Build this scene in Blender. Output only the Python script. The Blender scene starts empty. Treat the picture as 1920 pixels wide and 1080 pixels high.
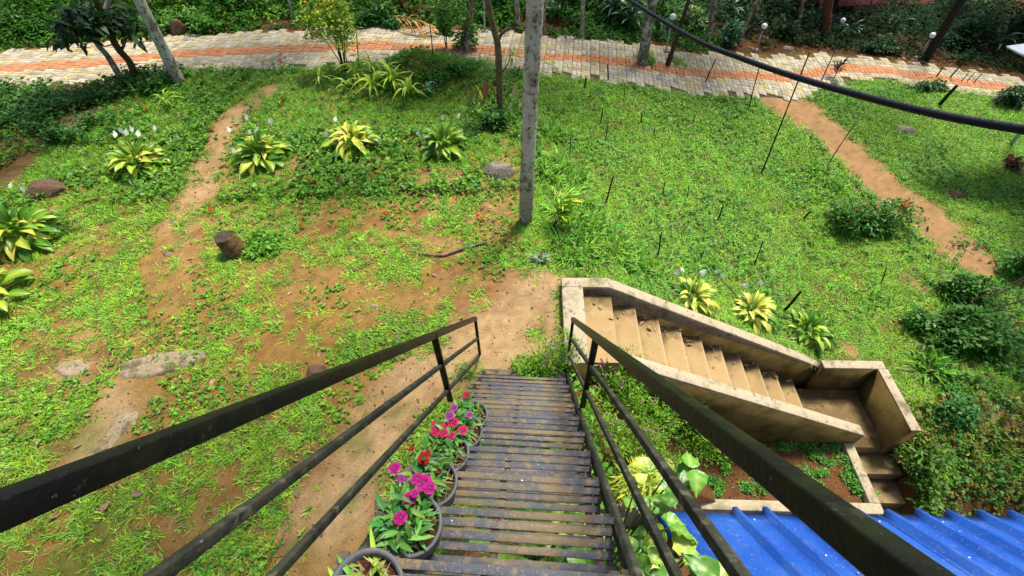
import bpy, math, random
import numpy as np
from mathutils import Vector, Matrix, noise as mnoise
R = math.radians
rng = np.random.default_rng(7); random.seed(7)
S = bpy.context.scene
COL = S.collection
# ------------------------------------------------------------------ camera, world, sun, exposure
CH, PITCH, RHO, FPX = 4.8, R(49.2), R(1.8), 890.0
vf = np.array([0, math.cos(PITCH), -math.sin(PITCH)]); vu0 = np.array([0, math.sin(PITCH), math.cos(PITCH)]); vr0 = np.array([1.0, 0, 0])
vr = vr0*math.cos(RHO) - vu0*math.sin(RHO); vu = vu0*math.cos(RHO) + vr0*math.sin(RHO)
CAMP = np.array([0, 0, CH])
cd = bpy.data.cameras.new('camera'); cam = bpy.data.objects.new('camera', cd); COL.objects.link(cam)
cd.sensor_width = 36; cd.lens = FPX*36/1920; cd.clip_start = 0.03; cd.clip_end = 400
m = Matrix.Identity(4)
for i in range(3):
    m[i][0] = vr[i]; m[i][1] = vu[i]; m[i][2] = -vf[i]; m[i][3] = CAMP[i]
cam.matrix_world = m
S.camera = cam
SUN_EL, SUN_AZ = R(65), R(40)          # azimuth measured from +Y towards +X
w = bpy.data.worlds.new('World'); S.world = w; w.use_nodes = True
nt = w.node_tree; bg = nt.nodes['Background']
sky = nt.nodes.new('ShaderNodeTexSky'); sky.sky_type = 'NISHITA'; sky.sun_disc = False
sky.sun_elevation = SUN_EL; sky.sun_rotation = SUN_AZ; sky.air_density = 1.0; sky.dust_density = 3.0
nt.links.new(sky.outputs[0], bg.inputs[0]); bg.inputs[1].default_value = 0.042
sl = bpy.data.lights.new('sun', 'SUN'); sl.energy = 1.5; sl.angle = R(12); sl.color = (1, .94, .82)
so = bpy.data.objects.new('sun', sl); COL.objects.link(so)
sd = Vector((math.sin(SUN_AZ)*math.cos(SUN_EL), math.cos(SUN_AZ)*math.cos(SUN_EL), math.sin(SUN_EL)))
so.rotation_euler = sd.to_track_quat('Z', 'Y').to_euler()
S.view_settings.view_transform = 'Standard'; S.view_settings.look = 'None'
S.view_settings.exposure = 2.02; S.view_settings.gamma = 1.0; S.view_settings.use_curve_mapping = False
S.cycles.max_bounces = 6; S.cycles.transparent_max_bounces = 8
# ------------------------------------------------------------------ noise
_P = np.random.default_rng(3).random((256, 256))
def vnoise(x, y, s, o=0.0):
    x = np.asarray(x)*s + 37.3 + o; y = np.asarray(y)*s + 91.7 + o*1.7
    xi = np.floor(x).astype(int); yi = np.floor(y).astype(int); fx = x-xi; fy = y-yi
    fx = fx*fx*(3-2*fx); fy = fy*fy*(3-2*fy)
    a = _P[xi % 256, yi % 256]; b = _P[(xi+1) % 256, yi % 256]; c = _P[xi % 256, (yi+1) % 256]; d = _P[(xi+1) % 256, (yi+1) % 256]
    return (a*(1-fx)+b*fx)*(1-fy) + (c*(1-fx)+d*fx)*fy
def fbm(x, y, s, o=0.0, n=3):
    t = 0; a = .5; q = 0
    for i in range(n): t = t + a*vnoise(x, y, s*2**i, o+i*11.1); q += a; a *= .55
    return t/q
def sst(a, b, x):
    t = np.clip((np.asarray(x, float)-a)/(b-a), 0, 1); return t*t*(3-2*t)
def lin(a, b, x): return np.clip((np.asarray(x, float)-a)/(b-a), 0, 1)
# ------------------------------------------------------------------ terrain
AZ = R(3.2); CA, SA = math.cos(AZ), math.sin(AZ)
def toF(X, Y): return X*CA - Y*SA, X*SA + Y*CA
def frW(fx, fy, z=0.0): return np.array([fx*CA + fy*SA, -fx*SA + fy*CA, z])
N1X, TREAD, RISE = 1.07, 0.352, 0.226          # first nosing, run and rise of the concrete flight
def H(X, Y, carve=True, mound=True):
    X = np.asarray(X, float); Y = np.asarray(Y, float)
    e = .9 - .6*lin(4, 9, Y); wd = 4.0 + 3.2*lin(4.5, 12, Y); A = 1.72 - .5*lin(5, 13, Y)
    t = lin(0, 1, (X-e)/wd); t = .75*t + .25*t*t*(3-2*t)
    h = -A*t - .07*np.maximum(0, X-7)
    h = h + .10*(fbm(X, Y, .5)-.5)*lin(.3, 2.5, np.abs(X)) + .05*(fbm(X, Y, 2.2, 5)-.5)
    h = h + (.5*np.exp(-(((X+1.75)/.95)**2 + ((Y-10.3)/.62)**2)) if mound else 0)      # mound beside the path
    h = h - 2.2*sst(15.5, 19, Y)*sst(3, 9, X) + .5*sst(13, 20, Y)*sst(2, -4, X)
    fx, fy = toF(X, Y)
    # ground right of the landing falls towards the viewer
    rb = -1.72 - 1.0*sst(3.6, 1.7, fy) + .12*(fbm(X, Y, 1.3, 9)-.5)
    k = sst(5.36, 5.6, fx)*sst(4.6, 3.6, fy)
    h = h*(1-k) + rb*k
    # planting bed between the metal stair and the concrete flight
    bed = -2.17*lin(.35, 2.7, fx)*(.985+.015*lin(3, 2, fy)) + .05*(fbm(X, Y, 3, 2)-.5)
    h = np.where((fx > .35) & (fy < 3.12), np.where(fx < 4.70, bed, h), h)
    h = np.where((fx >= 4.70) & (fx < 5.56) & (fy < 3.08), -2.98, h)
    low = -3.0 + .04*(fbm(X, Y, 3, 4)-.5)
    h = np.where((fy < 2.07), h*(1-sst(.35, 1.3, fx)) + low*sst(.35, 1.3, fx), h)
    h = np.where((fy < 2.07) & (fx > 4.70), low + .15*sst(5.5, 6.5, fx) + .45*sst(1.0, 2.1, fy)*sst(5.5, 6.2, fx), h)
    if carve:
        n = np.floor((fx-N1X)/TREAD)+1
        sz = np.where(fx < N1X, 0, np.maximum(-n*RISE, -2.26)) - .16
        h = np.where((fx > .55) & (fx < 5.36) & (fy > 3.05) & (fy < 4.12), sz, h)
    return h
def ray(x, y): return vf + vr*(x-960)/FPX - vu*(y-540)/FPX
def at(px, py, dz=0.0):
    d = ray(px, py); t = 1.0
    for _ in range(4000):
        P = CAMP + d*t
        if P[2] <= float(H(P[0], P[1], False)) + dz: break
        t += .02
        if t > 60: break
    return CAMP + d*t
def onp(px, py, B, off=0.0):                  # the point above B (same distance in plan) on a given line of sight
    d = ray(px, py); n = np.array([B[0], B[1], 0.0]); q = np.linalg.norm(n[:2]); n /= q
    return CAMP + d*((q+off)/(d @ n))
# ------------------------------------------------------------------ materials
def mat(name, col=(.5, .5, .5), attr=False, rough=.8, layers=(), bump=None, spec=.3, metal=0.0, trans=0.0, rnd=0.0, bumps=()):
    mt = bpy.data.materials.new(name); mt.use_nodes = True; n = mt.node_tree.nodes; L = mt.node_tree.links
    b = n['Principled BSDF']; b.inputs['Roughness'].default_value = rough; b.inputs['Metallic'].default_value = metal
    b.inputs['Specular IOR Level'].default_value = spec
    geo = n.new('ShaderNodeNewGeometry')
    if attr:
        a = n.new('ShaderNodeVertexColor'); a.layer_name = 'Col'; cur = a.outputs[0]
    else:
        a = n.new('ShaderNodeRGB'); a.outputs[0].default_value = (*col, 1); cur = a.outputs[0]
    def nz(scale, detail=4, rg=.6, stretch=None):
        t = n.new('ShaderNodeTexNoise'); t.inputs['Scale'].default_value = scale; t.inputs['Detail'].default_value = detail; t.inputs['Roughness'].default_value = rg
        if stretch:
            mp = n.new('ShaderNodeMapping'); mp.inputs['Scale'].default_value = stretch; L.new(geo.outputs['Position'], mp.inputs[0]); L.new(mp.outputs[0], t.inputs['Vector'])
        else: L.new(geo.outputs['Position'], t.inputs['Vector'])
        return t.outputs['Fac']
    for ly in layers:
        sc, c2, lo, hi = ly[:4]; amt = ly[4] if len(ly) > 4 else 1.0; st = ly[5] if len(ly) > 5 else None
        f = nz(sc, 5, .62, st); mr = n.new('ShaderNodeMapRange'); mr.inputs[1].default_value = lo; mr.inputs[2].default_value = hi; mr.inputs[4].default_value = amt
        L.new(f, mr.inputs[0]); mx = n.new('ShaderNodeMix'); mx.data_type = 'RGBA'; L.new(mr.outputs[0], mx.inputs[0]); L.new(cur, mx.inputs[6]); mx.inputs[7].default_value = (*c2, 1)
        cur = mx.outputs[2]
    if rnd:
        oi = n.new('ShaderNodeObjectInfo'); hs = n.new('ShaderNodeHueSaturation'); mr = n.new('ShaderNodeMapRange'); mr.inputs[3].default_value = 1-rnd; mr.inputs[4].default_value = 1+rnd
        L.new(oi.outputs['Random'], mr.inputs[0]); L.new(mr.outputs[0], hs.inputs['Value']); L.new(cur, hs.inputs['Color']); cur = hs.outputs[0]
    L.new(cur, b.inputs['Base Color'])
    if bump:
        bp = n.new('ShaderNodeBump'); bp.inputs['Strength'].default_value = bump[1]; bp.inputs['Distance'].default_value = bump[2]
        L.new(nz(bump[0], 6, .65), bp.inputs['Height']); L.new(bp.outputs[0], b.inputs['Normal'])
    if trans:
        tr = n.new('ShaderNodeBsdfTranslucent'); ms = n.new('ShaderNodeMixShader'); ms.inputs[0].default_value = trans
        L.new(cur, tr.inputs[0]); L.new(b.outputs[0], ms.inputs[1]); L.new(tr.outputs[0], ms.inputs[2])
        L.new(ms.outputs[0], n['Material Output'].inputs[0])
    return mt
M = {}
M['ground'] = mat('ground', attr=True, rough=.95, spec=.1, layers=((9, (.16, .055, .014), .52, .78, .35), (45, (.36, .22, .09), .58, .75, .45), (140, (.07, .035, .012), .60, .72, .45)), bump=(38, .8, .03))
M['leaf'] = mat('leaf', attr=True, rough=.5, spec=.35, trans=.32, layers=((55, (.02, .05, .005), .5, .85, .25),))
M['dullleaf'] = mat('shaded_leaf', attr=True, rough=.7, spec=.12, trans=.2, layers=((55, (.01, .03, .004), .5, .8, .4),))
M['glossleaf'] = mat('glossy_leaf', attr=True, rough=.38, spec=.45, trans=.25, rnd=.18)
M['petal'] = mat('petal', attr=True, rough=.6, spec=.2, trans=.3)
M['bark'] = mat('bark', attr=True, rough=.9, spec=.15, layers=((4, (.12, .11, .04), .46, .60, .75), (9, (.55, .55, .47), .52, .60, .75), (16, (.06, .055, .03), .55, .64, .8), (45, (.05, .04, .025), .58, .68, .6)), bump=(60, .6, .02))
M['barkred'] = mat('red_bark', attr=True, rough=.9, spec=.15, layers=((16, (.03, .018, .01), .48, .66, .7), (50, (.2, .12, .06), .58, .7, .5)), bump=(50, .7, .02))
M['stick'] = mat('dark_stick', (.018, .014, .010), rough=.8, layers=((40, (.09, .07, .045), .55, .7, .5),))
M['concrete'] = mat('stained_concrete', (.37, .245, .105), rnd=.1, rough=.9, spec=.2, layers=((1.6, (.25, .155, .06), .46, .68, .7), (7, (.50, .38, .22), .50, .72, .6), (4, (.13, .085, .03), .56, .74, .6), (60, (.16, .11, .05), .60, .74, .5), (150, (.56, .46, .30), .62, .72, .4)), bump=(70, .5, .01))
M['tread'] = mat('mottled_tread', attr=True, rough=.9, spec=.2, layers=((5, (.46, .34, .17), .52, .72, .4), (9, (.10, .065, .025), .60, .74, .6), (60, (.12, .085, .04), .60, .72, .5), (150, (.50, .42, .28), .62, .72, .35)), bump=(70, .5, .01))
M['coping'] = mat('grey_cement', (.42, .355, .24), rough=.9, spec=.2, layers=((5, (.26, .2, .11), .5, .7, .6), (16, (.5, .43, .33), .5, .7, .6), (3.2, (.10, .09, .035), .54, .70, .8), (11, (.09, .085, .05), .58, .66, .7), (50, (.10, .085, .06), .60, .74, .65)), bump=(80, .5, .008))
M['mosswall'] = mat('mossy_cement', (.17, .12, .035), rough=.92, spec=.15, layers=((3, (.06, .045, .010), .42, .62, .85), (2, (.10, .035, .010), .52, .68, .7), (30, (.24, .18, .07), .60, .76, .4)), bump=(60, .5, .01))
M['paver'] = mat('paver', attr=True, rough=.9, spec=.2, layers=((3, (.36, .30, .19), .5, .75, .35), (40, (.18, .14, .08), .60, .74, .5), (1.2, (.30, .25, .13), .56, .72, .35)), bump=(90, .5, .006))
M['sand'] = mat('joint_sand', (.10, .07, .035), rough=.95, layers=((20, (.05, .05, .02), .5, .7),), bump=(60, .5, .01))
M['slat'] = mat('weathered_steel_slat', (.050, .056, .075), rough=.55, spec=.35, layers=(
    (3.5, (.15, .105, .042), .49, .60, .85), (22, (.22, .14, .055), .52, .64, .6), (2.2, (.13, .115, .035), .54, .68, .55), (90, (.30, .24, .16), .58, .70, .6), (24, (.66, .66, .58), .70, .72, 1.0)), bump=(90, .5, .006), rnd=.12)
M['rail'] = mat('algae_covered_black_rail', (.004, .005, .0045), rough=.45, spec=.22, layers=((7, (.013, .018, .005), .46, .62, .8), (22, (.04, .04, .032), .64, .70, .5), (60, (.22, .22, .2), .68, .74, .7)), bump=(40, .5, .01))
M['rail2'] = mat('weathered_thin_rail', (.035, .038, .025), rough=.75, spec=.3, layers=((8, (.016, .018, .013), .48, .58, .9), (18, (.14, .135, .095), .54, .70, .7), (60, (.28, .28, .24), .68, .74, .7)), bump=(45, .6, .01))
M['bracket'] = mat('rusty_bracket', (.11, .085, .06), rough=.8, layers=((20, (.05, .04, .03), .5, .65), (50, (.25, .15, .07), .58, .7)))
M['pot'] = mat('grey_plastic_pot', (.10, .105, .12), rough=.6, spec=.35, layers=((14, (.3, .2, .11), .55, .75, .6),))
M['soil'] = mat('soil', (.13, .06, .028), rough=.98, spec=.05, layers=((40, (.045, .018, .008), .48, .62, .8), (90, (.36, .2, .10), .58, .7, .6)), bump=(60, 1, .04))
M['blue'] = mat('blue_roof_paint', (.010, .075, .40), rough=.5, spec=.35, layers=((1.1, (.10, .19, .42), .52, .75, .45), (2.0, (.025, .125, .50), .42, .66, .7), (6, (.16, .22, .42), .56, .74, .3), (50, (.30, .28, .25), .60, .68, .6), (18, (.6, .58, .5), .735, .75, .9)), bump=(8, .15, .01))
M['steel'] = mat('grey_steel', (.38, .40, .42), rough=.45, spec=.5, metal=.3, layers=((12, (.2, .18, .15), .55, .7),))
M['white'] = mat('white_plastic', (.75, .78, .80), rough=.35, spec=.5, layers=((20, (.5, .5, .46), .6, .75, .5),))
M['rubber'] = mat('black_hose', (.006, .007, .014), rough=.5, spec=.22)
M['rock'] = mat('rock', (.25, .215, .17), rough=.95, layers=((6, (.10, .075, .05), .48, .66, .7), (30, (.38, .34, .28), .55, .7, .7)), bump=(30, .8, .03))
M['rockred'] = mat('brown_rock', (.13, .075, .045), rough=.95, layers=((8, (.035, .025, .018), .48, .66, .8), (30, (.22, .15, .10), .55, .7, .6)), bump=(30, .8, .03))
M['slab'] = mat('old_cement_slab', (.31, .24, .15), rough=.95, layers=((5, (.09, .08, .03), .50, .60, .8), (14, (.42, .35, .25), .5, .7, .6), (35, (.05, .05, .02), .60, .66, .8)), bump=(25, .8, .02))
M['dryleaf'] = mat('dry_leaf', (.34, .21, .13), rough=.8, trans=.15, rnd=.35, layers=((40, (.5, .38, .27), .5, .7, .6),))
M['wallbrown'] = mat('brown_house_wall', (.06, .028, .012), rough=.9, layers=((3, (.025, .012, .006), .45, .65, .7),))
M['roofred'] = mat('red_roof_sheet', (.22, .04, .035), rough=.6, layers=((6, (.3, .10, .10), .5, .7, .6),))
M['tin'] = mat('pale_tin_sheet', (.52, .60, .68), rough=.5, layers=((9, (.3, .34, .4), .5, .7, .6),))
# ------------------------------------------------------------------ mesh builder
class MB:
    def __init__(s): s.v = []; s.q = []; s.t = []; s.c = []; s.n = 0; s.ng = []
    def add(s, v, q=None, t=None, c=(.5, .5, .5)):
        v = np.asarray(v, float).reshape(-1, 3); c = np.asarray(c, float)
        if c.ndim == 1: c = np.tile(c, (len(v), 1))
        s.v.append(v); s.c.append(c)
        if q is not None and len(q): s.q.append(np.asarray(q, int)+s.n)
        if t is not None and len(t): s.t.append(np.asarray(t, int)+s.n)
        s.n += len(v)
    def box(s, c, hx, hy, hz, X=(1, 0, 0), Y=(0, 1, 0), Z=(0, 0, 1), col=(.5, .5, .5), jit=0):
        c = np.asarray(c, float); X, Y, Z = (np.asarray(a, float) for a in (X, Y, Z))
        v = [c+X*hx*a+Y*hy*b+Z*hz*d for d in (-1, 1) for b in (-1, 1) for a in (-1, 1)]
        if jit: v = np.array(v)+rng.normal(0, jit, (8, 3))
        s.add(v, [(0, 2, 3, 1), (4, 5, 7, 6), (0, 1, 5, 4), (2, 6, 7, 3), (0, 4, 6, 2), (1, 3, 7, 5)], c=col)
    def beam(s, a, b, w, h, up=(0, 0, 1), col=(.5, .5, .5)):
        a = np.asarray(a, float); b = np.asarray(b, float); d = b-a; l = np.linalg.norm(d); d = d/l
        sd_ = np.cross(d, up); sd_ /= np.linalg.norm(sd_); u2 = np.cross(sd_, d)
        s.box((a+b)/2, l/2, w/2, h/2, d, sd_, u2, col)
    def prism(s, poly, d, col=(.5, .5, .5)):          # polygon of points extruded by vector d
        p = np.asarray(poly, float); n = len(p); d = np.asarray(d, float)
        s.add(np.vstack([p, p+d]), [(i, (i+1) % n, n+(i+1) % n, n+i) for i in range(n)],
              [(0, i+1, i) for i in range(1, n-1)] + [(n, n+i, n+i+1) for i in range(1, n-1)], c=col)
    def tube(s, pts, rad, k=8, col=(.5, .5, .5), cap=True, wob=0.0):
        pts = np.asarray(pts, float); n = len(pts); rad = np.broadcast_to(np.asarray(rad, float), (n,))
        col = np.asarray(col, float); col = np.tile(col, (n, 1)) if col.ndim == 1 else col
        tg = np.gradient(pts, axis=0); tg /= np.linalg.norm(tg, axis=1)[:, None]+1e-9
        ref = np.array([0, 0, 1.0]) if abs(tg[0][2]) < .9 else np.array([1.0, 0, 0])
        a = np.cross(tg, ref); a /= np.linalg.norm(a, axis=1)[:, None]; b = np.cross(tg, a)
        an = np.linspace(0, 2*np.pi, k, endpoint=False)
        rr = rad[:, None]*(1+wob*rng.normal(0, 1, (n, k)))
        v = pts[:, None, :] + (a[:, None, :]*np.cos(an)[None, :, None] + b[:, None, :]*np.sin(an)[None, :, None])*rr[:, :, None]
        i = np.arange(n-1)[:, None]*k; j = np.arange(k)[None, :]; j2 = (j+1) % k
        q = np.stack([i+j, i+j2, i+k+j2, i+k+j], -1).reshape(-1, 4)
        t = []
        vv = v.reshape(-1, 3); cc = np.repeat(col, k, axis=0)
        if cap:
            vv = np.vstack([vv, pts[-1], pts[0]]); cc = np.vstack([cc, col[-1], col[0]]); e = (n-1)*k
            t = [(e+a_, e+(a_+1) % k, n*k) for a_ in range(k)] + [((a_+1) % k, a_, n*k+1) for a_ in range(k)]
        s.add(vv, q, t, cc)
    def ribbons(s, base, d, L, W, droop=.3, seg=2, prof=(.5, 1, .05), col=(.1, .3, .05), tip=None, fold=0.0, roll=0.0, shade=None):
        base = np.asarray(base, float); N = len(base)
        if N == 0: return
        d = np.asarray(d, float); d = d/(np.linalg.norm(d, axis=1)[:, None]+1e-9)
        L = np.broadcast_to(np.asarray(L, float), (N,)); W = np.broadcast_to(np.asarray(W, float), (N,)); droop = np.broadcast_to(np.asarray(droop, float), (N,))
        up = np.tile(np.array([0, 0, 1.0]), (N, 1)); up[np.abs(d[:, 2]) > .97] = (1, 0, 0)
        sd_ = np.cross(d, up); sd_ /= np.linalg.norm(sd_, axis=1)[:, None]+1e-9
        nn = np.cross(sd_, d)
        if np.any(roll):
            ro = np.broadcast_to(roll, (N,))[:, None]; sd_, nn = sd_*np.cos(ro)+nn*np.sin(ro), nn*np.cos(ro)-sd_*np.sin(ro)
        ss = np.linspace(0, 1, seg+1); pr = np.asarray(prof, float)
        cen = base[:, None, :] + d[:, None, :]*(L[:, None]*ss)[:, :, None]
        cen[:, :, 2] -= (droop*L)[:, None]*(ss**2)[None]
        hw = (W[:, None]*pr[None])/2
        col = np.asarray(col, float); col = np.tile(col, (N, 1)) if col.ndim == 1 else col
        tp = col if tip is None else (np.tile(np.asarray(tip, float), (N, 1)) if np.asarray(tip).ndim == 1 else np.asarray(tip))
        cc = col[:, None, :]*(1-ss)[None, :, None] + tp[:, None, :]*ss[None, :, None]
        if fold:
            l = cen - sd_[:, None, :]*hw[:, :, None] + nn[:, None, :]*(hw*fold)[:, :, None]; r_ = cen + sd_[:, None, :]*hw[:, :, None] + nn[:, None, :]*(hw*fold)[:, :, None]
            v = np.stack([l, cen, r_], 2).reshape(-1, 3); k = 3
            o = (np.arange(N)*(seg+1)*3)[:, None]; i = (np.arange(seg)*3)[None]
            q = np.concatenate([np.stack([o+i, o+i+1, o+i+4, o+i+3], -1).reshape(-1, 4), np.stack([o+i+1, o+i+2, o+i+5, o+i+4], -1).reshape(-1, 4)])
            mid = cc*1.12; c = np.stack([cc, mid, cc], 2).reshape(-1, 3)
        else:
            v = np.stack([cen - sd_[:, None, :]*hw[:, :, None], cen + sd_[:, None, :]*hw[:, :, None]], 2).reshape(-1, 3)
            o = (np.arange(N)*(seg+1)*2)[:, None]; i = (np.arange(seg)*2)[None]
            q = np.stack([o+i, o+i+1, o+i+3, o+i+2], -1).reshape(-1, 4); c = np.repeat(cc.reshape(-1, 3), 2, axis=0)
        s.add(v, q, c=c)
    def mesh(s, name, mt, smooth=False):
        me = bpy.data.meshes.new(name); v = np.vstack(s.v); me.vertices.add(len(v)); me.vertices.foreach_set('co', v.ravel())
        q = np.vstack(s.q) if s.q else np.zeros((0, 4), int); t = np.vstack(s.t) if s.t else np.zeros((0, 3), int)
        li = np.concatenate([q.ravel(), t.ravel()]); me.loops.add(len(li)); me.loops.foreach_set('vertex_index', li.astype(np.int32))
        st = np.concatenate([np.arange(len(q))*4, len(q)*4+np.arange(len(t))*3]); me.polygons.add(len(st)); me.polygons.foreach_set('loop_start', st.astype(np.int32))
        if smooth: me.polygons.foreach_set('use_smooth', np.ones(len(st), bool))
        me.update(calc_edges=True)
        ca = me.color_attributes.new('Col', 'FLOAT_COLOR', 'POINT'); c = np.vstack(s.c); ca.data.foreach_set('color', np.hstack([c, np.ones((len(c), 1))]).astype(np.float32).ravel())
        me.materials.append(mt)
        return me
    def build(s, name, mt, parent=None, smooth=False, loc=None):
        if parent is not None:                       # vertices are world; shift into the parent's frame
            s.v = [a - np.array(parent.location) for a in s.v]
        elif loc is not None: s.v = [a - np.asarray(loc) for a in s.v]
        o = bpy.data.objects.new(name, s.mesh(name, mt, smooth)); COL.objects.link(o)
        if parent is not None: o.parent = parent
        elif loc is not None: o.location = loc
        return o
def tag(o, label=None, cat=None, group=None, kind=None):
    for k, v in (('label', label), ('category', cat), ('group', group), ('kind', kind)):
        if v: o[k] = v
    return o
def thing(name, loc, label, cat, group=None):
    o = bpy.data.objects.new(name, None); o.location = tuple(float(a) for a in loc); o.empty_display_size = .1; COL.objects.link(o)
    return tag(o, label, cat, group)
def inst(name, me, parent, mw):                     # an object that shares mesh data, world matrix given
    o = bpy.data.objects.new(name, me); COL.objects.link(o); o.parent = parent
    o.matrix_basis = Matrix.Translation(-Vector(parent.location)) @ mw
    return o
def dirs(n, el0, el1):
    a = rng.uniform(0, 2*np.pi, n); e = np.radians(rng.uniform(el0, el1, n))
    return np.stack([np.cos(a)*np.cos(e), np.sin(a)*np.cos(e), np.sin(e)], 1)
def vary(c, n, s=.18, h=.12):
    c = np.asarray(c, float); b = rng.normal(1, s, (n, 1)).clip(.4, 1.8); hh = rng.normal(0, h, (n, 1))
    return (c[None]*b*np.hstack([1+hh*1.6, 1+hh*.3, 1-hh*.5])).clip(.003, .95)
# ------------------------------------------------------------------ ground cover map (bare earth patches)
def caps(pts): return [tuple(at(x, y)[:2]) for x, y in pts]
def capd(X, Y, P):
    d = np.full(np.shape(X), 1e9)
    for (x0, y0), (x1, y1) in zip(P[:-1], P[1:]):
        dx, dy = x1-x0, y1-y0; L2 = dx*dx+dy*dy+1e-9; t = np.clip(((X-x0)*dx+(Y-y0)*dy)/L2, 0, 1)
        d = np.minimum(d, np.hypot(X-x0-t*dx, Y-y0-t*dy))
    return d
BARE = [(caps(p), r, s) for p, r, s in [
    ([(935, 640), (985, 560), (1020, 540)], .42, 1.0), ([(965, 680), (900, 640)], .5, 1.0),
    ([(860, 680), (760, 730), (690, 830), (640, 960), (620, 1060)], .38, 1.0),
    ([(500, 170), (440, 210), (400, 290), (370, 360), (320, 460), (310, 540)], .33, .78),
    ([(310, 490), (330, 560)], .4, .8), ([(540, 560), (640, 520), (740, 570)], .38, .6), ([(680, 570), (700, 590)], .3, .6),
    ([(250, 740), (210, 800), (160, 880)], .33, 1.0), ([(120, 700), (360, 680)], .3, .55),
    ([(420, 930), (330, 1010)], .3, .7), ([(640, 880), (560, 1000)], .4, .7), ([(190, 210), (130, 235)], .38, .75), ([(220, 215), (240, 225)], .25, .6),
    ([(560, 520), (480, 640), (380, 600)], .3, .5), ([(1030, 560), (1045, 640)], .14, .9), ([(580, 380), (600, 470)], .3, .4),
    ([(1430, 172), (1500, 200), (1570, 265), (1650, 340), (1735, 410), (1820, 485)], .48, 1.2), ([(1440, 180), (1530, 235)], .6, 1.0),
    ([(1280, 150), (1400, 172), (1480, 168)], .24, .8), ([(1660, 355), (1700, 400)], .3, 1.0), ([(1700, 520), (1740, 560)], .25, .6), ([(1590, 650), (1600, 660)], .12, .9),
    ([(1900, 600), (1915, 640)], .16, .7), ([(1850, 780), (1900, 800)], .4, .8), ([(1810, 700), (1700, 700)], .2, .4), ([(1250, 420), (1240, 380)], .12, .5),
    ([(1480, 425), (1540, 450)], .15, .5), ([(1070, 300), (1090, 320)], .15, .5)]]
def bare(X, Y):
    b = np.zeros(np.shape(X))
    for P, r, s in BARE:
        b = np.maximum(b, s*np.clip(1.45-capd(X, Y, P)/r*.9, 0, 1))
    return b
def coverL(X, Y):
    c = (.10+1.1*lin(.41, .58, fbm(X, Y, 1.3, 30)))*(.25+.9*lin(.38, .54, fbm(X, Y, 7, 31))) + .45*lin(6, 8.5, Y) + .25*lin(-3.5, -5.5, X)
    return c*(1-lin(.2, .8, bare(X, Y)+.8*(fbm(X, Y, 5, 12)-.5)))
def coverR(X, Y): return (.65+.9*lin(.33, .55, fbm(X, Y, 2.2, 40)))*(1-lin(.35, .9, bare(X, Y)+.9*(fbm(X, Y, 5, 12)-.5)))
# paved path centre line
PC = [(-150, 138), (0, 128), (150, 118), (300, 103), (450, 95), (600, 88), (720, 84), (880, 90), (1000, 101), (1100, 107), (1200, 119), (1300, 133), (1380, 138), (1450, 142), (1520, 134), (1580, 125), (1640, 128), (1720, 140), (1800, 151), (1880, 163), (1990, 186)]
pc = np.array([at(*q)[:2] for q in PC])
def spline(P, n):
    t = np.linspace(0, len(P)-1, n); o = []
    for u in t:
        i = min(int(u), len(P)-2); f = u-i; p0 = P[max(i-1, 0)]; p1 = P[i]; p2 = P[i+1]; p3 = P[min(i+2, len(P)-1)]
        o.append(.5*(2*p1+(p2-p0)*f+(2*p0-5*p1+4*p2-p3)*f*f+(3*p1-p0-3*p2+p3)*f**3))
    return np.array(o)
pcs = spline(pc, 400)
for _ in range(14): pcs[1:-1] = (pcs[:-2]+pcs[1:-1]*2+pcs[2:])/4
seg_ = np.hypot(*np.diff(pcs, axis=0).T); arc = np.concatenate([[0], np.cumsum(seg_)]); PL = arc[-1]
def path_xy(s_, w_):
    x = np.interp(s_, arc, pcs[:, 0]); y = np.interp(s_, arc, pcs[:, 1])
    x2 = np.interp(np.asarray(s_)+.05, arc, pcs[:, 0]); y2 = np.interp(np.asarray(s_)+.05, arc, pcs[:, 1])
    x1 = np.interp(np.asarray(s_)-.05, arc, pcs[:, 0]); y1 = np.interp(np.asarray(s_)-.05, arc, pcs[:, 1])
    tx, ty = x2-x1, y2-y1; l = np.hypot(tx, ty)+1e-9
    return x - ty/l*w_, y + tx/l*w_
PHW = 1.04
def path_d(X, Y):
    X = np.asarray(X, float); Y = np.asarray(Y, float); d = np.full(X.shape, 1e9)
    for i in range(0, 400, 3): d = np.minimum(d, np.hypot(X-pcs[i, 0], Y-pcs[i, 1]))
    return d + .45*lin(7.5, 10, X)
def behind_path(X, Y):
    r_ = Y - np.interp(X, pcs[:, 0], pcs[:, 1]); return r_ + np.sign(r_)*.45*lin(7.5, 10, X)
#      # > 0 beyond the path
def on_mound(X, Y): return np.exp(-(((X+1.75)/.95)**2 + ((Y-10.3)/.62)**2)) > .13
def in_struct(X, Y):                # footprint of the concrete work
    fx, fy = toF(np.asarray(X), np.asarray(Y))
    return ((fx > .40) & (fx < 5.44) & (fy > 2.96) & (fy < 4.22)) | ((fx > 4.6) & (fx < 5.6) & (fy > 1.6) & (fy < 3.1)) | ((fx > 1.0) & (fx < 4.8) & (fy > 1.97) & (fy < 2.16))
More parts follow.
